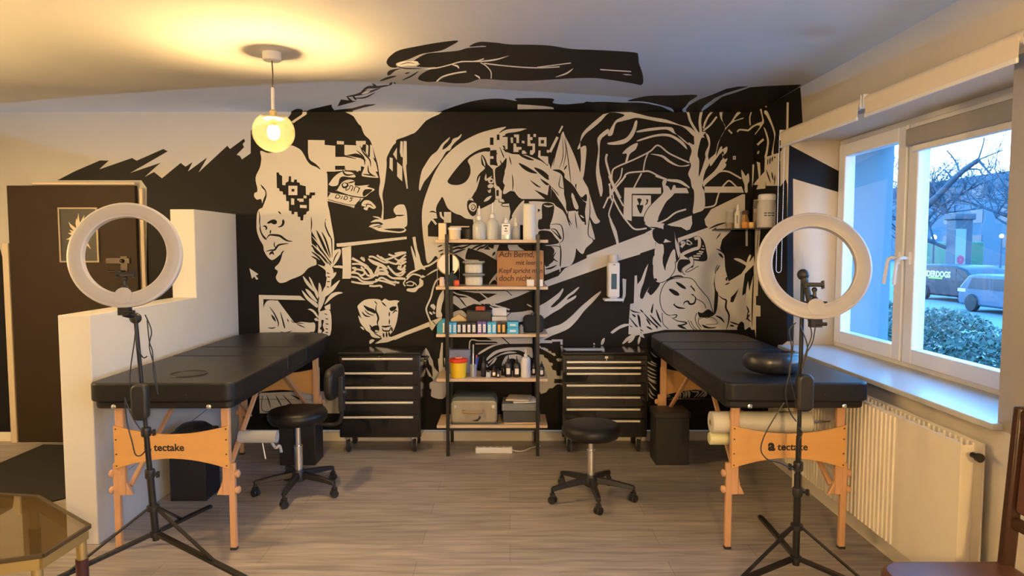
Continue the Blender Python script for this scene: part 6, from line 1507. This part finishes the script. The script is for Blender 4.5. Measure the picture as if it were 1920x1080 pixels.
MB().bar((0.25,-0.22,0.97),(0.25,0.265,0.97),0.03,0.08).build('back_rail',WOODD,CH,bevel=0.006); MB().bar((0.235,-0.22,0.62),(0.235,0.265,0.62),0.025,0.04).build('back_rail',WOODD,CH,bevel=0.006)
MB().box((0.243,0.022,0.79),(0.02,0.40,0.26),rot=(0,0.06,0)).build('back_panel',LTH,CH,bevel=0.008)

# ================================================================ outside the window
GZ=-0.9
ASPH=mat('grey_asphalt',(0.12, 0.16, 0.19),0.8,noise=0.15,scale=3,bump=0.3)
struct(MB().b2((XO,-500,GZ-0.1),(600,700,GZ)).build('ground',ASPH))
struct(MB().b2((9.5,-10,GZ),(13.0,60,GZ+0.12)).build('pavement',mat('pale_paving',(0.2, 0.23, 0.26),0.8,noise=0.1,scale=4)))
GLS=mat('car_glass',(0.015,0.03,0.045),0.25,spec=0.3); TYRE=mat('tyre_rubber',(0.015,0.015,0.017),0.7); RIM=mat('alloy_rim',(0.55,0.58,0.62),0.3,0.6)
def car(name,label,x,y0,L,H,body,kind,flip=1,W=1.75,cat='car'):
    """car along Y; y0 = tail; profile in (y,z); its left flank faces the window"""
    r=thing(name,label,cat,(x,y0,GZ))
    if kind=='van': prof=[(0,0.30),(0.02,0.9),(0.10,H*0.93),(0.35,H),(L*0.60,H),(L*0.74,H*0.90),(L*0.86,H*0.60),(L*0.97,H*0.54),(L,0.42),(L-0.05,0.25),(0.1,0.22)]
    else: prof=[(0,0.35),(0.04,0.80),(0.12,0.95),(0.55,H*0.95),(0.95,H),(L*0.55,H*0.98),(L*0.74,H*0.66),(L*0.95,H*0.55),(L,0.42),(L-0.04,0.24),(0.1,0.22)]
    if flip<0: prof=[(L-a,b) for a,b in prof]
    mb=MB(); mb.prism(prof,0,W,'yz'); mb.build('body',body,r,bevel=0.09,bseg=3,angle=50)
    zb,zt=H*0.60,H*0.90
    side=[(0.30,zb),(0.42,zt),(L*0.60,zt),(L*0.76,zb)] if kind=='van' else [(0.55,zb),(0.80,zt),(L*0.55,zt),(L*0.70,zb)]
    if flip<0: side=[(L-a,b) for a,b in side]
    mb=MB(); mb.prism(side,-0.006,0.004,'yz'); mb.prism(side,W-0.004,W+0.006,'yz'); mb.build('side_window',GLS,r)
    mb=MB()
    for f in (0.38,0.62):
        y=L*f if flip>0 else L*(1-f); mb.b2((-0.012,y-0.02,zb),(-0.004,y+0.02,zt)) 
    mb.build('window_pillar',body,r)
    for f in (0.18,0.81):
        y=L*f if flip>0 else L*(1-f)
        for xx,s in ((0.02,-1),(W-0.02,1)):
            w=MB().lathe([(0.20,-0.10),(0.31,-0.09),(0.33,-0.05),(0.33,0.05),(0.31,0.09),(0.20,0.10)],(xx,y,0.33),28,axis=(s,0,0)).build('wheel',TYRE,r)
            mb=MB(); mb.lathe([(0.001,0.08),(0.05,0.085),(0.06,0.075),(0.19,0.085),(0.20,0.07)],(xx,y,0.33),28,axis=(s,0,0)); mb.build('rim',RIM,w)
    return r
NAVY=mat('dark_navy_paint',(0.008, 0.012, 0.022),0.35,coat=0.1,spec=0.3); GBLU=mat('grey_blue_paint',(0.045, 0.08, 0.12),0.35,coat=0.1,spec=0.3); WINE=mat('wine_red_paint',(0.1, 0.01, 0.02),0.35,coat=0.1,spec=0.3)
v=car('van','dark van parked outside with white arched lettering on its rear side window',19.3,26.9,4.9,1.62,NAVY,'van',-1,cat='van')
sg=text('window_lettering','UNDERDOGS',0.36,(-0.016,3.95+0.45,1.08),(PI/2,0,-PI/2),mat('white_sticker',(0.75, 0.78, 0.78),0.5),v,bold=0.012,depth=0.002)
mb=MB(); mb.b2((-0.014,2.75,0.98),(-0.008,3.75,1.06)); mb.build('yellow_lettering',mat('lime_sticker',(0.28, 0.33, 0.04),0.5),v)
c=car('car','grey-blue car parked nearest the window outside',17.4,21.2,4.6,1.42,GBLU,'suv',-1)
mb=MB(); mb.b2((-0.01,4.15,0.72),(0.12,4.58,0.84)); mb.build('headlight',mat('headlight_glass',(0.6,0.75,0.85),0.1),c)
c=car('car','wine-red car with a lit tail light parked behind the dark van',24.5,29.5,4.5,1.5,WINE,'suv',1)
MB().b2((-0.02,-0.03,0.72),(0.35,0.02,0.88)).build('tail_light',mat('lit_tail_light',(0.9,0.1,0.08),0.3,emis=(1,0.35,0.25),estr=4),c)
# delivery van, lorry-green, blurred in the traffic
r=thing('delivery_van','green and dark box van standing in traffic beyond the street','van',(30.5,45.8,GZ)); 
MB().b2((0,0,0.5),(2.1,3.8,2.75)).build('cargo_box',mat('green_tarpaulin',(0.01, 0.1, 0.06),0.5),r,bevel=0.08); MB().b2((0,3.85,0.5),(2.0,5.5,2.2)).build('cab',NAVY,r,bevel=0.15)
for y in (0.9,4.6): MB().lathe([(0.2,-0.1),(0.4,-0.1),(0.4,0.1),(0.2,0.1)],(0.05,y,0.4),20,axis=(1,0,0)).build('wheel',TYRE,r)
# advertising column
p=atY(1794,488,37.0); r=thing('advertising_pillar','square white-paneled advertising pillar with a dark red flower poster outside','advertising pillar',(p.x,37.0,GZ)); 
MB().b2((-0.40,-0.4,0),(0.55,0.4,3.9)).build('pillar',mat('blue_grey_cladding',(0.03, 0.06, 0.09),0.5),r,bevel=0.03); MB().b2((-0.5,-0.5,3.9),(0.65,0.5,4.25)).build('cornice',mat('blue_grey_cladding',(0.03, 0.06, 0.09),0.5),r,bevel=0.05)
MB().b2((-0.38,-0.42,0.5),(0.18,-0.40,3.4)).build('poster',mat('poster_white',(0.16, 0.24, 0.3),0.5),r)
mb=MB()
for k in range(7): mb.lathe([(0.001,0),(0.10,0),(0.001,0.004)],(-0.08+0.12*math.cos(k*0.9),-0.425,1.7+0.16*math.sin(k*0.9)),12,axis=(0,-1,0))
mb.build('poster_flower',mat('dark_red_print',(0.35,0.05,0.10),0.6),r)
# street lamp with a warm head, small traffic lights
def lamp_post(px,py,Y,label):
    p=atY(px,py,Y); r=thing('street_lamp',label,'street lamp',(p.x,Y,GZ)); h=p.z-GZ
    MB().lathe([(0.09,0),(0.06,h)],(0,0,0),8).build('lamp_pole',mat('blue_grey_cladding',(0.03, 0.06, 0.09),0.5),r)
    MB().sphere((0,0,h+0.1),0.15).build('lamp_head',mat('lit_street_lamp',(1,0.9,0.7),0.3,emis=(1,0.95,0.85),estr=5),r)
lamp_post(1878,445,52,'lit street lamp low at the right of the window view')
lamp_post(1751,448,41,'lit street lamp above the green van')
# long flat-roofed block behind the trees
q=atX(1740,343,62.0)
r=thing('apartment_block','long flat-roofed block behind the bare trees','building',(62.0,0,GZ))
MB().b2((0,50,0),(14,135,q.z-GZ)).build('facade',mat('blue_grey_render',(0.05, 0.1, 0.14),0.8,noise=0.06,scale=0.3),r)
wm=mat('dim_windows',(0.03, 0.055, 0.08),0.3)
for f in range(3):
    for k in range(14):
        y=54+k*5.6; MB().b2((-0.05,y,2.2+f*3.3),(0.02,y+2.2,3.9+f*3.3)).build('window',wm,r)
# bare trees
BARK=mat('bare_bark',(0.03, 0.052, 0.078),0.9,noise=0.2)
def tree(label,loc,h,seed,lean=(0,0),depth=6,r0=0.22,spread=0.55,group=None):
    rg=random.Random(seed); mb=MB()
    def grow(p,d,l,r,k):
        n=3; pts=[p]; q=Vector(p); dd=Vector(d)
        for i in range(n):
            dd=(dd+Vector((rg.uniform(-1,1),rg.uniform(-1,1),rg.uniform(-0.5,0.8)))*0.13).normalized(); q=q+dd*l/n; pts.append(Vector(q))
        mb.tube(pts,[r*(1-0.35*i/n) for i in range(n+1)],5 if k>2 else 3,caps=False)
        if k==0: return
        m=3 if k>1 else 4
        for _ in range(m):
            a=Vector((rg.uniform(-1,1),rg.uniform(-1,1),rg.uniform(-0.3,0.7))).normalized()
            nd=(dd*(1-spread)+a*spread).normalized(); nd.z=max(nd.z,-0.15) 
            grow(pts[rg.choice((2,3,3))],nd.normalized(),l*rg.uniform(0.62,0.85),r*0.6,k-1)
    grow(Vector((0,0,0)),Vector((lean[0],lean[1],1)).normalized(),h*0.30,r0,depth)
    return tag(mb.build('bare_tree',BARK,angle=80),label,'tree',group,loc=loc)
tree('bare tree just behind the dark van',(25.0,37.0,GZ),10,3,lean=(0.1,-0.1),r0=0.22,depth=6)
lb_=MB(); XB=21.0
def bx(px,py,dx=0): p=atX(px,py,XB+dx); return Vector((p.x-XB,p.y-31.0,p.z-GZ))
foot=bx(1700,470); foot.z=0
lb_.tube(catm([foot,bx(1703,430),bx(1722,402),bx(1760,366),bx(1800,325),bx(1834,300)],4),[0.24-0.14*i/20 for i in range(21)],7)
rgb=random.Random(9)
for path,r_ in (([(1834,300),(1842,275),(1846,258)],0.04),([(1834,300),(1850,318),(1862,332)],0.06),([(1834,300),(1858,290),(1880,282)],0.04),([(1800,325),(1790,300),(1775,282)],0.05),([(1812,318),(1836,318),(1842,332)],0.05),([(1786,338),(1778,325),(1768,318)],0.06),([(1760,366),(1748,340),(1752,318)],0.045)):
    pp=[bx(*q,dx=rgb.uniform(-0.3,0.3)) if i else bx(*q) for i,q in enumerate(path)]; lb_.tube(catm(pp,4),[r_*(1-0.6*i/(4*(len(pp)-1))) for i in range(4*(len(pp)-1)+1)],5)
    for k in range(9):
        s_=pp[-1].lerp(pp[-2],rgb.random()); v_=Vector((rgb.gauss(0,1),rgb.gauss(0,1),rgb.uniform(-.3,1))).normalized()*rgb.uniform(0.3,0.8); e_=s_+v_; lb_.tube([s_,s_.lerp(e_,.5)+Vector((0,0,.05)),e_],[0.014,0.010,0.005],3)
        for q in range(2): e2=e_+Vector((rgb.gauss(0,1),rgb.gauss(0,1),rgb.gauss(0,1))).normalized()*0.3; lb_.tube([s_.lerp(e_,.6),e2],[0.007,0.004],3)
tag(lb_.build('bare_tree',BARK,angle=80),'nearest tree, one thick leaning bough crossing the near pane','tree',loc=(XB,31.0,GZ))
TS=[(27,33,9.5,11,'bare tree at the right edge of the window view'),(35,44,10,12,'bare tree above the advertising pillar'),(38,62,12,13,'bare tree above the green van'),(42,52,11.5,14,'bare tree far behind the advertising pillar'),(30,24,9,15,'bare tree beyond the near window frame'),(46,78,13,16,'distant bare tree seen through the far sash'),(45,38,11,17,'bare tree behind the wine-red car'),(50,64,12,18,'bare tree against the long flat-roofed block')]
for x,y,h,s,l in TS: tree(l,(x,y,GZ),h,s,depth=6,r0=0.2)
# hedge under the window
def shrub(label,loc,sx_,sy_,sz,n,seed):
    rg=random.Random(seed); r=thing('evergreen_shrub',label,'shrub',loc); mb=MB()
    for _ in range(n):
        u=Vector((rg.gauss(0,1),rg.gauss(0,1),rg.gauss(0,1))).normalized(); k=rg.uniform(0.72,1.0)**0.5
        c_=Vector((u.x*sx_*k,u.y*sy_*k,sz*0.5+u.z*sz*0.5*k)); s=rg.uniform(0.028,0.055)
        a=Vector((rg.gauss(0,1),rg.gauss(0,1),rg.gauss(0,1))).normalized(); b_=a.orthogonal().normalized()
        mb._faces([c_-a*s,c_-b_*s*0.45,c_+a*s,c_+b_*s*0.45],[(0,1,2,3)],mi=rg.choice((0,0,1)))
    mb.build('foliage',[mat('leaf_green',(0.008, 0.028, 0.014),0.45),mat('leaf_light',(0.022, 0.055, 0.028),0.4)],r)
    mb=MB()
    for k in range(7):
        a=k*0.9; mb.tube([(0.05*math.cos(a),0.05*math.sin(a),0),(sx_*0.5*math.cos(a),sy_*0.5*math.sin(a),sz*0.75)],[0.02,0.006],5)
    mb.build('stems',BARK,r)
for k,(x,y,a,b_,c_,l) in enumerate([(4.9,6.6,0.75,0.85,1.60,'evergreen shrub outside, nearest the right window edge'),(5.3,8.1,0.8,0.95,1.72,'evergreen shrub outside in the middle of the near pane'),(5.9,9.8,0.8,0.95,1.55,'evergreen shrub outside beside the window mullion'),(6.3,11.7,0.8,1.0,1.6,'evergreen shrub outside seen through the far sash')]):
    shrub(l,(x,y,GZ),a,b_,c_,6500,k+40)
